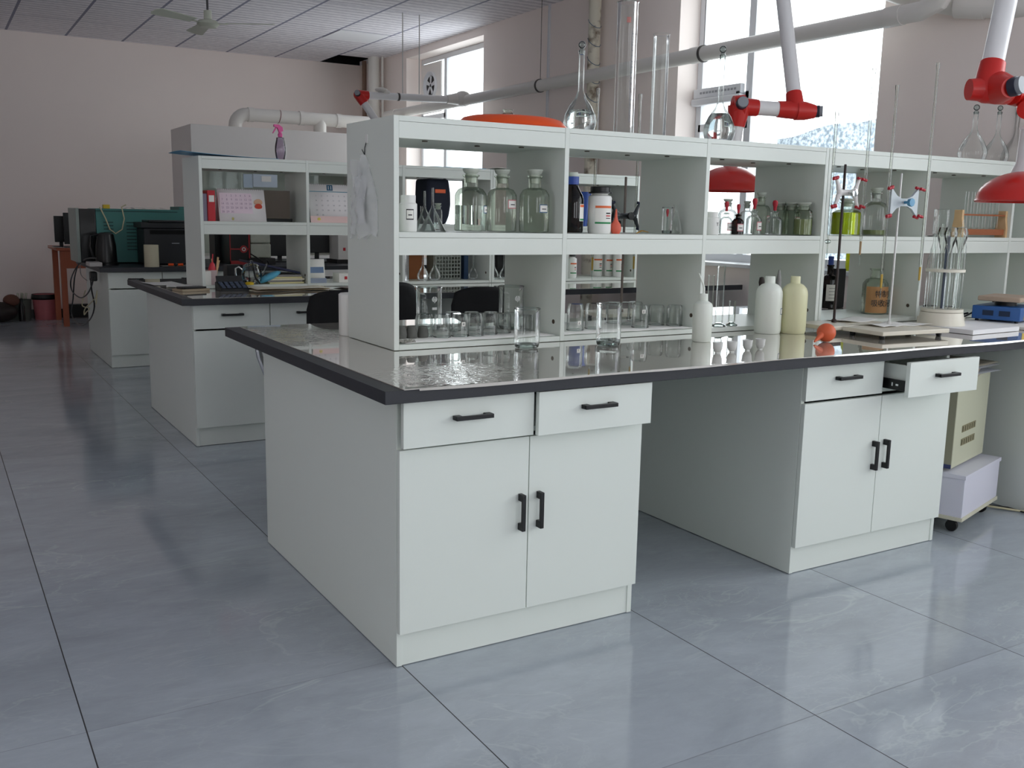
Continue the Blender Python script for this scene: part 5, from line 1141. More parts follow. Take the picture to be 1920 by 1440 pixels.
# upper level, other bays
def rb2(px, pyt, w, Y, z0, label, cap=BLACKP, kind=0):
    p = at(px, 400, y=Y); h = at(px, pyt, y=Y).z-z0; r = w*depth(p)/FPX/2
    t = plastic_bottle('reagent_bottle', (p.x, Y, z0), h, r, label, WHITEP, capm=cap, neck=.62, cap_top=False); l_ = banded_label(r, h, h*.2, h*.58, t, FACE+.1, .8); return t
t = thing('backpack', (at(812, 400, y=3.80).x, 3.80, SH1), 'dark navy bag with an orange tag on the middle shelf', 'bag')
NAVY = mat('navy_fabric', '161C2C', .8, bump=.2, bscale=60)
q = MB(); pl = [(-.085, 0), (.06, 0), (.085, .06), (.10, .14), (.095, .22), (.08, .312), (-.085, .312), (-.092, .15)]; q.prism(pl, -.09, .12, 'y'); o_ = q.build('bag_body', NAVY, t, local=True)
md = o_.modifiers.new('b', 'BEVEL'); md.width = .02; md.segments = 3
q = MB(); q.box(-.03, -.094, .215, .05, -.0905, .24, .001); q.build('orange_tag', mat('orange_tag', 'E8683A', .5), t, local=True)
BWO = mat('wood_box', 'A8683C', .6, var=.1)
q = MB(); q.box(1.76, 3.90, SH0, 1.96, 4.05, SH0+.17, .002); o = q.build('wooden_box', BWO); tag(o, 'orange brown box on the lower middle shelf behind two flasks', 'box')
q = MB(); q.obox((1.86, 3.92, SH0+.183), (.24, .15, .02), .1, .002); o = q.build('yellow_folder', mat('yellow_folder', 'D8C23A', .6)); tag(o, 'yellow folder lying on the orange brown box', 'folder')
q = MB(); q.lathe([(0, 0), (.032, 0), (.032, .22), (0, .22)], (1.715+.02, 3.74, SH0), 20); o = q.build('steel_flask', CHROME); tag(o, 'shiny steel cylinder behind the first front bay', 'cylinder')
for k, (px, Y) in enumerate(((793, 3.72), (815, 3.72), (887, 3.78), (926, 3.74), (945, 3.74))):
    p = at(px, 520, y=Y); vol_flask((p.x, Y, SH0), .26, .042 if k < 2 else .036, ('empty volumetric flask on the lower middle shelf, nearest the steel cylinder', 'empty volumetric flask beside the steel cylinder flask', 'faint empty flask in front of the middle bench divider', 'empty flask just beyond the middle bench divider', 'last empty flask beyond the middle bench divider')[k], 0, stopper=False)
t = thing('plastic_basket', (2.10, 3.86, SH0), 'grey slotted plastic basket on the lower middle shelf', 'basket')
GB = mat('grey_green_plastic', '8A9088', .5)
q = MB()
for k in range(9): q.box(-.10+k*.024, -.075, .0, -.092+k*.024, -.07, .20)
for k in range(8): q.box(-.10, -.0765, .006+k*.026, .10, -.0685, .014+k*.026)
q.box(-.10, -.075, 0, .10, .075, .004); q.box(-.10, .07, .004, .10, .075, .20); q.box(-.104, -.07, .004, -.10, .07, .20); q.box(.10, -.07, .004, .104, .07, .20); q.build('slotted_body', GB, t, local=True, smooth=0)
boxthing('blue_file', 2.235, 3.80, SH0, 2.27, 4.02, SH0+.17, mat('dark_blue_file', '27405E', .6), 'dark blue file standing beside the slotted basket', 'file')
# reagent bottles of the last unit
for k, (px, pt_, w, Y) in enumerate(((1073, 480, 16, 3.72), (1118, 470, 22, 3.86), (1140, 472, 16, 3.84), (1159, 470, 20, 3.74), (1175, 472, 18, 3.84))):
    p = at(px, 510, y=Y); h = at(px, pt_, y=Y).z-SH0+.0; r = w*depth(p)/FPX/2
    t = plastic_bottle('reagent_bottle', (p.x, Y, SH0), h*1.12, r, ('white reagent bottle standing alone by the first divider of the far shelf', 'pale reagent bottle with a blue cap on the far shelf', 'white reagent bottle right of the blue-capped one', 'white reagent bottle in front, behind the rusty rod', 'last white reagent bottle of the far shelf row')[k], WHITEP, capm=BLACKP if k != 1 else MATS['blue_cap'], neck=.62, cap_top=False); banded_label(r, h, h*.2, h*.7, t, FACE+.1, .8)
boxthing('black_cabinet_box', 2.62, 3.98, SH0, 3.0, 4.06, SH0+.28, BLACKP, 'large black box at the back of the far lower shelf', 'box')
# microscope and blue pot on the last unit upper shelf
p = at(1092, 400, y=3.78); q = MB(); q.lathe([(0, 0), (.05, 0), (.075, .25), (.078, .26), (0, .255)], (p.x, 3.80, SH1), 24); o = q.build('blue_pot', mat('blue_pot', '2C4A92', .4)); tag(o, 'tall blue pot on the far shelf beside the white reagent jar', 'pot')
p = at(1160, 400, y=3.80)
t = thing('microscope', (min(p.x-.01, 3.55), 3.84, SH1), 'dark microscope on the far shelf behind the coral bulb', 'microscope')
q = MB(); q.box(-.08, -.06, 0, .08, .10, .05, .01); q.build('base', BLACKP, t, local=True)
q = MB(); q.tube([(.06, .04, .04), (.09, .04, .13), (.04, .04, .20)], .018, 12); q.build('arm', DARKP, t, local=True)
q = MB(); q.tube([(-.05, 0, .13), (-.05, 0, .17)], .035, 16); q.build('head', mat('grey_metal', '8E9090', .4), t, local=True)
boxthing('wooden_tray', 3.10, 3.90, SH1, 3.40, 4.06, SH1+.02, mat('dark_wood_tray', '4E3A2C', .6), 'dark flat tray on the far shelf', 'tray')
# ================================================================== chairs
def chair(c, rz, label, hb=.95, wd=.40, fuzzy=False):
    t = thing('chair', (c[0], c[1], 0), label, 'chair', 'black chairs behind the front bench', rz)
    sm = mat('black_mesh_fabric', '0C0C0E', .8, bump=.2, bscale=300) 
    q = MB(); h0 = .62
    def bp(u, v):
        s_ = 2*u-1; wv = wd/2*(1.0-.10*v-.10*max(0, v-.75)*4*abs(s_)); return (s_*wv, .17+.05*v-.03*(1-s_*s_), h0+(hb-h0)*(v-.12*max(0, v-.6)*abs(s_)**3*2.0))
    q.sheet(14, 12, bp); q.build('backrest', sm, t, local=True, thick=.02)
    q = MB(); q.box(-wd/2, -.22, .43, wd/2, .18, .475, .015); q.build('seat', BLACKP, t, local=True)
    for sx_ in (-1, 1):
        x = sx_*(wd/2+.015); q = MB()
        q.tube([(x, .20, .66), (x, .19, .50), (x, .17, .44), (x, -.17, .43), (x, -.21, .38), (x, -.18, .04), (x, -.14, .014), (x, .20, .012)], .011, 10); q.build('frame_tube', CHROME, t, local=True)
    q = MB(); q.tube([(-wd/2-.015, .20, .012), (wd/2+.015, .20, .012)], .011, 10); q.build('floor_bar', CHROME, t, local=True)
    return t
chair((.66, 1.93), 0, 'black-backed chair with chrome frame behind the free end of the front bench')
chair((1.46, 1.93), .0, 'black-backed chair seen through the first bay behind the large beakers')
chair((1.13, 2.40), .05, 'black-backed chair farther back in the aisle, a corner visible under the first bay')
t = thing('stool', (.27, 1.72, 0), 'low stool whose bent chrome tube peeks past the front bench end', 'stool')
q = MB(); q.tube([(-.16, .0, .735), (-.155, .0, .70), (-.12, .0, .60), (-.10, 0, .56)], .014, 12); q.tube([(-.10, 0, .56), (-.06, 0, .30), (-.08, .0, .014), (.2, .0, .014)], .014, 12); q.build('chrome_tube', CHROME, t, local=True)
q = MB(); q.lathe([(0, .735), (.17, .735), (.175, .75), (.17, .775), (0, .78)], (.02, .0, 0), 28); q.build('seat', BLACKP, t, local=True)
# ================================================================== back bench
ZCB = ZT+.0005
TEAL = mat('teal_enamel', '3F7E78', .45); TEALD = mat('dark_teal_vent', '1C403E', .6)
p0 = at(160, 500, y=6.75); 
def P7(px, y): return at(px, 450, y=y).x
YO = 6.85; xo0, xo1 = P7(182, YO), P7(345, YO); zt_ = at(250, 392, y=YO).z
t = thing('drying_oven', ((xo0+xo1)/2, YO, ZCB), 'long teal metal cabinet machine with louvres on the back bench', 'machine')
q = MB(); q.box(xo0, YO, ZCB+.01, xo1+.05, YO+.50, zt_, .004); b_ = q.build('casing', TEAL, t)
q = MB(); q.box(xo0-.005, YO-.004, zt_-.025, xo1-.05, YO, zt_-.018); q.build('seam', TEALD, t, smooth=0)
for k in range(3):
    for s_ in range(9):
        q = MB(); q.box(xo0+.06+.19*k, YO-.006, ZCB+.12+s_*.03, xo0+.14+.19*k, YO-.0005, ZCB+.128+s_*.03); q.build('louvre', TEALD, b_, smooth=0)
q = MB(); q.box(xo0-.135, YO+.0, ZCB+.01, xo0-.004, YO+.50, zt_-.005, .003); q.build('black_door', mat('black_glass_door', '121314', .2), t)
q = MB(); q.box(xo0-.165, YO-.01, ZCB+.01, xo0-.138, YO+.5, zt_, .003); q.build('pale_edge_strip', mat('pale_grey_enamel', '8E9890', .4), t)
q = MB(); q.box(xo1-.02, YO+.05, zt_, xo1+.10, YO+.45, zt_+.03, .003); q.build('top_box', TEAL, t)
q = MB(); q.box(.255, YO+.02, zt_, .31, YO+.08, zt_+.035, .003); o = q.build('yellow_plug', mat('yellow_plastic', 'D9B820', .4)); tag(o, 'yellow plug block on top of the teal machine', 'plug')
pts = [at(px, py, y=YO-.02) for px, py in ((187, 388), (198, 410), (206, 430), (217, 438), (229, 430), (233, 410), (228, 388), (236, 384))]
q = MB(); q.tube(pts, .006, 8); q.build('cream_cord', mat('cream_cable', 'C9C2A0', .5), t)
q = MB(); q.sheet(12, 4, lambda u, v: (xo0+.25+.36*u, YO+.02+.1*v, zt_+.002+.012*abs(math.sin(u*13)))); o = q.build('paper_sheet', PAPER, thick=.001); tag(o, 'crumpled white strip lying on the teal machine', 'paper')
pk = at(190, 497, z=ZCB); Yk = 6.60
t = thing('electric_kettle', (P7(191, Yk)+.03, Yk, ZCB), 'shiny black electric kettle at the end of the back bench', 'kettle'); hk = at(190, 436, y=Yk).z-ZCB
KB = mat('glossy_black', '0A0B0D', .32)
q = MB(); q.lathe([(0, 0), (.095, 0), (.095, .02), (.088, .025), (.083, hk*.6), (.066, hk*.95), (.04, hk), (0, hk)], seg=32); q.build('body', KB, t, local=True)
q = MB(); q.tube([(-.06, 0, hk*.95), (-.115, 0, hk*.9), (-.125, 0, hk*.55), (-.10, 0, hk*.2), (-.085, 0, hk*.18)], .011, 10); q.build('handle', KB, t, local=True)
Yp = 6.45; x0 = P7(268, Yp); x1 = P7(352, Yp); zt2 = at(290, 413, y=Yp).z
t = thing('printer', ((x0+x1)/2, Yp, ZCB), 'black office printer on the back bench beside the middle shelf', 'printer')
q = MB(); q.box(x0+.01, Yp, ZCB+.012, x1+.02, Yp+.34, zt2-.07, .008); q.build('body', DARKP, t)
q = MB(); q.box(x0-.012, Yp-.012, zt2-.068, x1+.025, Yp+.35, zt2-.02, .006); q.build('scanner_lid', DARKP, t)
q = MB(); q.box(x0+.05, Yp-.02, zt2-.019, x1, Yp+.30, zt2, .006); q.build('document_feeder', BLACKP, t)
q = MB(); q.box(x0+.06, Yp-.003, zt2-.12, x1, Yp-.0005, zt2-.085); q.build('output_slot', mat('pure_black', '040404', .9), t, smooth=0)
q = MB(); q.box(P7(322, Yp), Yp-.003, zt2-.20, P7(336, Yp), Yp-.0005, zt2-.195); q.build('maker_badge', mat('silver_print', 'B0B0B4', .4), t, smooth=0)
p = Vector((at(284, 480, y=6.28).x, 6.335, ZCB)); q = MB(); hh_ = at(284, 459, y=6.28).z-ZCB; q.lathe([(0, 0), (.060, 0), (.060, hh_), (.02, hh_), (.018, .02), (0, .02)], (p.x, p.y-.055, ZCB), 28); o = q.build('paper_roll', mat('cream_paper', 'C8C2A8', .8)); tag(o, 'cream paper roll standing in front of the printer', 'paper roll')
q = MB(); q.box(p.x+.09, p.y-.05, ZCB, p.x+.45, p.y+.07, ZCB+.006); o = q.build('flat_tray', mat('grey_tray', '86847E', .6), smooth=0); tag(o, 'flat grey tray beside the cream paper roll', 'tray')
t = thing('orange_handled_tool', (P7(331, 6.15)+.0, 6.22, ZCB+.0065), 'tool with orange grips lying on the flat grey tray', 'tool')
for dx in (-.04, .04):
    q = MB(); q.tube([(dx-.022, 0, .012), (dx+.022, 0, .012)], .011, 10); q.build('orange_grip', ORNG, t, local=True)
q = MB(); q.sphere((0, 0, .014), .016, (1.2, 1, 1), 12); q.build('pivot', DARKP, t, local=True)
# computer towers and boxes seen through the middle shelf
def cbox(px0, px1, pyt, Y, dY, m, name, label, cat, parts=(), z0=ZCB):
    X0, X1 = P7(px0, Y), P7(px1, Y); Z1 = at((px0+px1)/2, pyt, y=Y).z; t = thing(name, ((X0+X1)/2, Y, z0), label, cat)
    q = MB(); q.box(X0, Y, z0, X1, Y+dY, Z1, .004); q.build('body', m, t); return t, X0, X1, Z1
t, X0, X1, Z1 = cbox(403, 424, 405, 6.84, .22, BLACKP, 'computer_tower', 'plain black computer tower next to the red-trimmed one', 'computer')
t, X0, X1, Z1 = cbox(430, 468, 408, 6.50, .33, mat('black_gloss_case', '0E0C0D', .3), 'computer_tower', 'black computer tower with red trim and a round red button', 'computer')
RT_ = mat('dark_red_trim', '9A2024', .4)
for bb in ((X0, ZCB, X0+.008, Z1), (X1-.012, ZCB, X1, Z1), (X0, ZCB, X1, ZCB+.035), (X0, ZCB+.135, X1, ZCB+.147)):
    q = MB(); q.box(bb[0], Yp+.05-.006, bb[1], bb[2], 6.4995, bb[3]); q.build('red_trim', RT_, t, smooth=0)
M = Matrix.Translation((X0+(X1-X0)*.68, 6.496, ZCB+.14)) @ Matrix.Rotation(math.pi/2, 4, 'X')
q = MB(); q.lathe([(0, 0), (.034, 0), (.034, .008), (0, .008)], seg=20, M=M); o_ = q.build('round_button', RT_, t)
q = MB(); q.lathe([(.010, .0085), (.018, .0085), (.018, .012), (.010, .012)], seg=20, M=M); q.build('button_ring', STEEL, o_)
for k in range(2):
    z0 = ZCB+.06 + k*.135
    q = MB(); xa_, xb_ = P7(469, 6.5)+.002, P7(508, 6.5); rn = random.Random(k+4)
    q.box(xa_, 6.50, z0, xb_-.004*k, 6.74, z0+.13, .012); 
    o = q.build('foil_parcel', mat('silver_green_wrap', 'AFB3A4', .35, bump=.6, bscale=25, var=.25, vscale=14)); tag(o, ('lower', 'upper')[k]+' of two silvery wrapped parcels beside the red-trimmed computer', 'parcel')
q = MB(); q.box(xa_-.02, 6.47, ZCB, xb_+.03, 6.78, ZCB+.058, .003); o = q.build('dark_box', mat('charcoal_card', '2A2928', .7)); tag(o, 'dark flat box under the silvery parcels', 'box')
def monitor(px0, px1, pyt, pyb, Y, label, z0=ZCB, rz=0):
    X0, X1 = P7(px0, Y), P7(px1, Y); Z1 = at((px0+px1)/2, pyt, y=Y).z; Z0 = at((px0+px1)/2, pyb, y=Y).z
    t = thing('monitor', ((X0+X1)/2, Y, z0), label, 'monitor'); xc = (X0+X1)/2
    q = MB(); q.box(X0, Y, Z0, X1, Y+.03, Z1, .004); q.build('screen', BLACKP, t)
    q = MB(); q.box(xc-.02, Y+.031, z0+.012, xc+.02, Y+.05, Z0+.08); q.build('stand_neck', BLACKP, t, smooth=0)
    q = MB(); q.box(xc-.09, Y-.04, z0, xc+.09, Y+.12, z0+.012, .003); q.build('stand_foot', BLACKP, t); return t
monitor(507, 545, 410, 480, 6.9, 'black monitor behind the silvery parcels')
monitor(574, 618, 405, 474, 6.75, 'black monitor seen beside the second calendar')
X0 = P7(634, 6.6)
t = thing('white_carton', (X0+.12, 6.6, ZCB), 'white carton with a red sign seen under the second calendar', 'carton')
q = MB(); q.box(X0, 6.6, ZCB+.035, X0+.26, 6.85, ZCB+.30, .002); q.build('body', LABELW, t)
q = MB(); q.box(X0+.05, 6.598, ZCB+.12, X0+.075, 6.5995, ZCB+.15); q.build('red_sign', REDB, t, smooth=0)
q = MB(); q.box(X0-.02, 6.58, ZCB, X0+.30, 6.88, ZCB+.034, .002); o = q.build('dark_box', MATS['charcoal_card']); tag(o, 'dark flat box under the white carton', 'box')
q = MB(); pts = [(P7(470, 6.4), 6.42, ZCB+.10), (P7(478, 6.4), 6.36, ZCB+.07), (P7(486, 6.4), 6.30, ZCB+.03), (P7(495, 6.4), 6.33, ZCB+.05), (P7(500, 6.4), 6.36, ZCB+.02), (P7(490, 6.4), 6.4, ZCB+.01), (P7(478, 6.4), 6.34, ZCB+.012)]
q.tube(pts, .006, 8); o = q.build('cable_tangle', BLACKP); tag(o, 'tangle of black cable before the silvery parcels', 'cable')
# cords at the end of the back bench
t = thing('extension_lead', (.13, 6.55, ZCB+.0), 'extension lead with black and cream cords hanging off the back bench end', 'extension lead'); XL = t
q = MB(); q.box(-.08, -.20, .0, .02, .03, .035, .005); q.build('strip_body', mat('grey_white_plastic', 'B4B0AC', .5), t, local=True)
XE = .15
def xe(px, py): p = at(px, py, x=XE-.09); return p
def cord(pp, r, m, label, name='power_cord'):
    q = MB(); P_ = [xe(*c) for c in pp]; out = []
    for i in range(len(P_)-1):   # smooth the path
        p0_, p1_, p2_, p3_ = P_[max(i-1, 0)], P_[i], P_[i+1], P_[min(i+2, len(P_)-1)]
        for k in range(5):
            s_ = k/5; out.append(.5*((2*p1_)+(p2_-p0_)*s_+(2*p0_-5*p1_+4*p2_-p3_)*s_*s_+(3*p1_-p0_-3*p2_+p3_)*s_**3))
    out.append(P_[-1]); q.tube(out, r, 8); o = q.build(name, m, XL); o['label'] = label; return o
cord([(180, 484), (160, 486), (143, 502), (133, 525), (135, 545), (150, 558), (163, 552), (172, 535), (175, 520)], .006, BLACKP, 'black cord, upper loop')
cord([(148, 492), (140, 520), (137, 560), (134, 590), (150, 610), (168, 600), (177, 575), (172, 545), (170, 522)], .006, BLACKP, 'black cord, long lower loop')
cord([(150, 495), (152, 515), (163, 526)], .004, mat('grey_cord', '8E8A86', .5), 'thin grey cord')
cord([(160, 545), (154, 572), (168, 578), (162, 585), (158, 590), (160, 578), (178, 560), (182, 545), (180, 570)], .005, MATS['cream_cable'], 'cream cord bundle', 'cord_bundle')
p = at(173, 518, x=XE-.05); q = MB(); q.box(p.x-.02, p.y-.05, p.z-.04, p.x+.035, p.y+.05, p.z+.04, .01); q.build('black_plug', BLACKP, XL)
# fume hood and its pipes behind
HY = 8.2; hx = at(357, 232, y=HY).x; hz = at(500, 241, y=HY).z
t = thing('fume_hood', (hx+1.2, HY, 0), 'big white fume hood standing behind the back bench', 'fume hood')
HW = mat('white_hood_board', 'E8E4E0', .45)
q = MB(); q.box(hx, HY, 1.78, 3.4, HY+.03, hz, .002); q.build('front_board', HW, t)
q = MB(); q.box(hx-.0, HY+.031, 0, hx+.03, HY+.95, hz, .001); q.build('side_panel', HW, t)
q = MB(); q.box(3.37, HY+.031, 0, 3.4, HY+.95, hz, .001); q.build('side_panel', HW, t)
q = MB(); q.box(hx+.03, HY+.92, 0, 3.37, HY+.95, hz, .001); q.build('back_panel', mat('greenish_board', 'C9D0C4', .5), t)
q = MB(); q.box(hx+.03, HY+.031, hz-.03, 3.37, HY+.92, hz, .001); q.build('top_board', HW, t)
q = MB(); q.box(hx+.031, HY+.02, .0, 3.369, HY+.91, .85, .001); q.build('base_cupboard', HW, t)
q = MB(); q.box(hx+.04, HY+.012, 1.15, 3.36, HY+.018, 1.779); q.build('glass_sash', pane_mat(), t, smooth=0)
for k, (a_, b_, c_, d_) in enumerate(((456, 326, 474, 352), (474, 326, 520, 352), (490, 330, 508, 341))):
    A = at(a_, b_, y=HY-.002); B_ = at(c_, d_, y=HY-.002)
    q = MB(); q.box(A.x, HY-.006-.003*k, B_.z, B_.x, HY-.003-.003*k, A.z); o = q.build('notice_sheet', (mat('pale_blue_paper', 'B4C4D2', .7), mat('blue_paper', 'C2CEDA', .7), PAPER)[k], smooth=0); tag(o, ('pale blue sheet on the fume hood front', 'larger light blue sheet on the fume hood front', 'small white note stuck on the light blue sheet')[k], 'paper')
PY = 8.55; 
t = thing('vent_pipe', (2, PY, hz), 'thick white vent pipe with two legs rising from the fume hood', 'pipe')
A = at(447, 222, y=PY); zc_ = at(540, 220, y=PY).z; rp_ = .072
xl, xm_ = at(441, 228, y=PY).x, at(600, 228, y=PY).x; ye = PY
q = MB(); out = [(xl, PY, hz)]
for i in range(7):
    a_ = i/6*math.pi/2; out.append((xl+.13*(1-math.cos(a_)), PY, zc_-.13+.13*math.sin(a_)))
out += [(4.0, PY, zc_)]
q.tube(out, rp_, 24); q.build('elbow_run', PIPE, t)
q = MB(); q.tube([(xm_, PY, hz), (xm_, PY, zc_)], rp_, 24); q.build('leg_pipe', PIPE, t)
for x_ in (xl+.17, xm_-.22, xm_+.22):
    q = MB(); q.tube([(x_-.03, PY, zc_), (x_+.03, PY, zc_)], rp_*1.1, 24); q.build('collar', PIPE, t)
xs_ = at(523, 220, y=PY).x; q = MB(); M = Matrix.Translation((xs_, PY, zc_)) @ Matrix.Rotation(math.pi/2+.15, 4, 'Y'); q.lathe([(rp_+.001, -.004), (rp_+.004, 0), (rp_+.001, .004)], seg=24, M=M); o = q.build('red_string', mat('dark_red_string', '6E3434', .7)); tag(o, 'dark red string tied round the vent pipe', 'string')
# corner pipes and trunking
def vpipe(x, y, r, z0, z1, m, name, label, cat): q = MB(); q.tube([(x, y, z0), (x, y, z1)], r, 20); return tag(q.build(name, m), label, cat)
PD = at(701, 130, x=4.13); vpipe(4.13, PD.y, .078, 0, ZC, PIPE, 'drain_pipe', 'fat white vertical pipe in the room corner', 'pipe')
PD = at(683, 130, x=4.15); vpipe(4.15, PD.y, .03, 0, ZC, mat('brown_stained_pipe', '8A6F60', .6), 'thin_pipe', 'thin brown-stained vertical pipe in the room corner', 'pipe')
PD = at(717, 130, x=4.2); vpipe(4.2, PD.y, .016, 2.6, ZC, PIPE, 'thin_pipe', 'thin white vertical pipe near the far window', 'pipe')
pw = mat('tape_wrapped_pipe', 'DDD8C6', .7); n, l = N(pw); tcx = n.new('ShaderNodeTexCoord'); no = n.new('ShaderNodeTexNoise'); no.inputs['Scale'].default_value = 7; no.inputs['Detail'].default_value = 6; l.new(tcx.outputs['Object'], no.inputs['Vector'])
r_ = n.new('ShaderNodeValToRGB'); r_.color_ramp.elements[0].position = .34; r_.color_ramp.elements[0].color = lin('5A3E26'); r_.color_ramp.elements[1].position = .48; r_.color_ramp.elements[1].color = lin('DAD5C4'); l.new(no.outputs['Fac'], r_.inputs[0]); l.new(r_.outputs[0], n['Principled BSDF'].inputs['Base Color'])
P = at(1111, 120, x=4.16); t = thing('wrapped_pipe', (4.17, P.y, 0), 'rust-stained vertical pipe wrapped in cream tape by the window wall', 'pipe')
q = MB(); q.tube([(4.17, P.y, 0), (4.17, P.y, ZC)], .055, 24); q.build('pipe_body', pw, t)
for k in range(6):
    zz = 2.25+.16*k; q = MB(); q.tube([(4.17+.058*math.cos(a_/10*math.pi*2), P.y+.058*math.sin(a_/10*math.pi*2), zz+.05*math.sin(a_/10*math.pi*2)) for a_ in range(11)], .003, 6); q.build('blue_tie', mat('blue_grey_tie', '4F6A80', .6), t)
P = at(1028, 60, x=4.25); q = MB(); q.box(4.25, P.y-.012, 1.9, 4.269, P.y+.012, ZC); o = q.build('cable_trunking', PVC, smooth=0); tag(o, 'slim white cable trunking running down the window wall', 'trunking')
# ceiling fan
P = at(390, 46, y=6.9); fz = P.z
t = thing('ceiling_fan', (P.x, P.y, fz), 'pale green ceiling fan hanging over the benches', 'ceiling fan'); FG = mat('pale_green_enamel', 'C9CDBE', .4)
q = MB(); q.lathe([(0, -.03), (.07, -.025), (.10, 0), (.085, .03), (.035, .045), (.035, .12), (0, .12)], seg=28); q.build('motor_housing', FG, t, local=True)
q = MB(); q.lathe([(0, .12), (.010, .12), (.010, ZC-fz-.03), (0, ZC-fz-.03)], seg=10); q.build('down_rod', mat('dark_rod', '4A4A4E', .5), t, local=True)
q = MB(); q.lathe([(0, ZC-fz-.06), (.045, ZC-fz-.05), (.05, ZC-fz-.001), (0, ZC-fz-.001)], seg=20); q.build('ceiling_cup', FG, t, local=True)
for k in range(3):
    a_ = math.radians(89+120*k); q = MB(); M = Matrix.Rotation(a_, 4, 'Z')
    q.box(.08, -.02, .004, .18, .02, .008, 0, M); q.build('blade_arm', FG, t, local=True, smooth=0)
    q = MB(); M = Matrix.Rotation(a_, 4, 'Z') @ Matrix.Translation((.17, 0, .012)) @ Matrix.Rotation(.2, 4, 'X'); q.prism([(0, -.05), (.40, -.075), (.43, -.04), (.43, .04), (.40, .075), (0, .05)], -.003, .003, 'z', M); q.build('blade', FG, t, local=True)
# plain white panel in the ceiling grid
q = MB(); q.box(3.06, 8.36, ZC-.006, 3.66, 8.95, ZC-.0005); o = q.build('ceiling_light_panel', mat('plain_white_panel', 'EFEFF2', .5), smooth=0); tag(o, 'plain pale square panel set in the striped ceiling', 'panel')
# exhaust fan and upper left of the far window
t = thing('exhaust_fan', (4.44, 8.95, 2.95), 'round exhaust fan in a white board in the far window', 'exhaust fan')
q = MB(); q.box(4.455, 8.62, 2.6, 4.474, 9.17, 3.2, .001); q.build('board', HW, t)
M = Matrix.Translation((4.455, 8.9, 2.93)) @ Matrix.Rotation(-math.pi/2, 4, 'Y'); q = MB(); q.lathe([(.10, 0), (.17, 0), (.17, .03), (.155, .03), (.145, .005), (.10, .001)], seg=28, M=M); q.build('ring', PVC, t)
q = MB(); q.lathe([(0, .003), (.12, .003)], seg=24, M=M); q.build('dark_opening', BLACKP, t)
for k in range(5):
    a_ = k*2*math.pi/5; q = MB(); q.prism([(.02, -.02), (.11, -.035), (.115, .015), (.02, .01)], .006, .01, 'z', M @ Matrix.Rotation(a_, 4, 'Z')); q.build('blade', PVC, t)
# blind box on window 2 and the frosted film at its foot
t = thing('roller_blind', (4.44, 3.5, 2.2), 'white louvred box fixed across the casement of the large window', 'vent box')
q = MB(); q.box(4.43, 3.37, 2.315, 4.475, 3.92, 2.39, .004); q.build('upper_box', PVC, t); q = MB(); q.box(4.41, 3.36, 2.255, 4.475, 3.93, 2.313, .015); q.build('lower_roll', PVC, t)
for k in range(12):
    q = MB(); q.box(4.428, 3.42+.036*k, 2.345, 4.4295, 3.444+.036*k, 2.362); q.build('slot', mat('slot_grey', '9A9CA2', .6), t, smooth=0)
q = MB(); q.box(4.42, 3.38, 2.29, 4.445, 3.41, 2.33, .004); q.build('black_latch', BLACKP, t)
ff = mat('frosted_window_film', 'E4EEF6', .6); n, l = N(ff); n.clear(); oo = n.new('ShaderNodeOutputMaterial'); tr = n.new('ShaderNodeBsdfTranslucent'); tp = n.new('ShaderNodeBsdfTransparent'); mx = n.new('ShaderNodeMixShader')
no = n.new('ShaderNodeTexNoise'); no.inputs['Scale'].default_value = 45; no.inputs['Detail'].default_value = 5; tcx = n.new('ShaderNodeTexCoord'); l.new(tcx.outputs['Object'], no.inputs['Vector'])
r_ = n.new('ShaderNodeValToRGB'); r_.color_ramp.elements[0].position = .38; r_.color_ramp.elements[0].color = lin('5E676E'); r_.color_ramp.elements[1].position = .62; r_.color_ramp.elements[1].color = lin('949CA1'); l.new(no.outputs['Fac'], r_.inputs[0]); l.new(r_.outputs[0], tr.inputs[0]); l.new(r_.outputs[0], tp.inputs[0]); mx.inputs[0].default_value = .3; l.new(tp.outputs[0], mx.inputs[1]); l.new(tr.outputs[0], mx.inputs[2]); l.new(mx.outputs[0], oo.inputs[0])
q = MB(); rn = random.Random(5); N_ = 24; zb0 = WZ0+.07
q.sheet(N_, 1, lambda u, v: (4.503, 2.0+1.02*u, zb0+(2.055-.10*u-.015*math.sin(u*9)-zb0)*v)); o = q.build('frosted_film', ff, smooth=0); tag(o, 'speckled frosted film on the lower part of the large window', 'window film')
q = MB(); q.lathe([(0, 0), (.035, 0), (.037, .1), (.03, .22), (.014, .26), (.014, .30), (0, .30)], (4.36, 2.12, 1.004), 20); o = q.build('window_bottle', mat('bright_yellow_liquid_bottle', 'D8E010', .2, trans=.3)); tag(o, 'bright yellow-green flask standing on the window sill', 'bottle')
t = thing('grey_machine', (3.0, 2.6+.9, ZW), 'dark grey hooded apparatus on the middle bench behind the glass cylinders', 'apparatus')
p = at(1392, 545, y=3.3); X_ = p.x; Zt = at(1392, 520, y=3.3).z
q = MB(); q.prism([(X_-.10, ZW+.06), (X_-.06, Zt+.0), (X_+.35, Zt), (X_+.35, ZW+.06)], 3.25, 3.55, 'y'); q.build('hood', mat('warm_grey_plastic', '6E6A66', .5), t)
q = MB(); q.box(X_-.02, 3.30, ZW, X_+.3, 3.5, ZW+.058, .004); q.build('base', BLACKP, t)
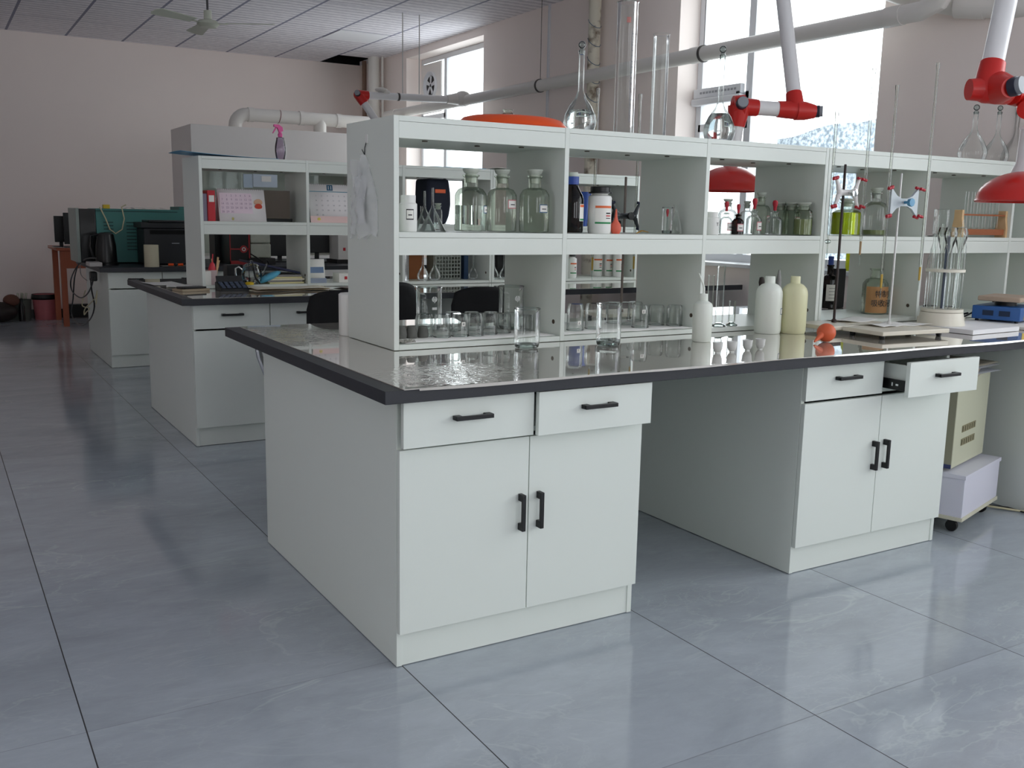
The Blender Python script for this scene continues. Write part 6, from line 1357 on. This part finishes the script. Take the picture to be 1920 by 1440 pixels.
# ================================================================== far left corner
t = thing('wooden_desk', (.30, 9.95, 0), 'orange brown wooden desk against the far wall', 'desk'); OW = mat('orange_brown_wood', 'A85C40', .5, var=.12, vscale=5)
zd = .86; xd0, xd1 = at(112, 468, y=9.6).x, .80; yd0, yd1 = 9.60, 10.45
q = MB(); q.box(xd0-.04, yd0-.03, zd, xd1, yd1, zd+.03, .003); q.build('top', OW, t)
q = MB(); q.box(xd0, yd0+.005, zd-.20, xd1-.05, yd0+.02, zd-.001, .002); dr = q.build('drawer', OW, t); q = MB(); q.sphere(((xd0+.18), yd0-.006, zd-.09), .013, seg=10); q.build('knob', mat('dark_brass', '5A3A22', .4), dr)
for x_, y_ in ((xd0, yd0), (xd1-.07, yd0), (xd0, yd1-.07), (xd1-.07, yd1-.07)):
    q = MB(); q.box(x_, y_, 0, x_+.06, y_+.06, zd-.001, .003); q.build('leg', OW, t)
q = MB(); q.box(xd0+.3, yd0+.3, .47, xd1-.08, yd0+.32, .52); q.build('red_rail', mat('dark_red_rail', '8E2A2A', .5), t, smooth=0)
monitor(103, 128, 405, 454, 9.85, 'black monitor on the wooden desk, nearer the plain wall', zd+.03)
monitor(121, 150, 399, 458, 9.70, 'black monitor on the wooden desk half hidden by the teal machine', zd+.03)
q = MB(); q.sheet(8, 4, lambda u, v: (xd0-.14+.26*u, yd0+.02+.14*v, zd+.032+.012*(1-u)**2)); o = q.build('paper_sheet', PAPER, thick=.001); tag(o, 'white paper sheet sliding off the wooden desk', 'paper')
PK0 = at(88, 600, z=0)
t = thing('waste_bin', (PK0.x, PK0.y+.12, 0), 'pink waste bin with a black liner near the wooden desk', 'bin')
q = MB(); hb_ = .30; q.lathe([(0, 0), (.115, 0), (.14, hb_), (.132, hb_), (.108, .01), (0, .008)], seg=30); q.build('bucket', mat('pink_bin_plastic', 'B8696E', .5), t, local=True)
q = MB(); q.lathe([(.130, hb_-.06), (.141, hb_+.005), (.146, hb_-.03), (.149, hb_-.055)], seg=18); q.build('bin_liner', mat('black_liner', '0E0E10', .4), t, local=True, thick=.002)
PG = at(48, 598, z=0); t = thing('grey_tub', (PG.x-.05, PG.y-.05, 0), 'grey green tub full of empty bottles between the wall and the pink bin', 'tub')
q = MB(); q.lathe([(0, 0), (.11, 0), (.125, .24), (.118, .24), (.105, .01), (0, .01)], seg=28); q.build('tub_body', mat('grey_green_tub', '6A7068', .6), t, local=True)
for k in range(4):
    rn = random.Random(k); q = MB(); q.lathe([(0, .02), (.035, .03), (.035, .18), (.012, .24), (.012, .31), (0, .31)], seg=14, M=Matrix.Translation((.045*math.cos(k*1.6)-.02, .045*math.sin(k*1.6), 0)) @ Matrix.Rotation(.15, 4, 'Y')); o = q.build('empty_bottle', GLG); o.location = (PG.x-.05, PG.y-.05, .012); tag(o, 'empty clear bottle sticking out of the grey green tub', 'bottle', 'bottles in the grey tub')
t = thing('rubbish_bag', (-.42, 10.35, 0), 'dark rubbish bag slumped by the far wall at the picture edge', 'bag'); BR = mat('dark_brown_bag', '2A211E', .5, bump=.5, bscale=12)
q = MB(); q.sphere((0, 0, .12), .14, (1.3, 1, .85), 20); q.build('lower_bulge', BR, t, local=True); q = MB(); q.sphere((.12, .02, .25), .09, (1, 1, .8), 16); q.build('upper_bulge', mat('brown_paper_bag', '6A4438', .7, bump=.5, bscale=14), t, local=True)
q = MB(); q.lathe([(0, 0), (.035, 0), (.035, .17), (.015, .22), (.015, .27), (0, .27)], (-.195, 10.38, 0), 16); o = q.build('dark_bottle', mat('glossy_black', '0A0B0D', .12)); tag(o, 'dark bottle between the rubbish bag and the grey green tub', 'bottle')
q = MB(); q.box(.35, 10.60, 0, .9, 10.72, .16, .004); o = q.build('dark_crate', BLACKP); tag(o, 'low black crate beneath the wooden desk', 'crate')
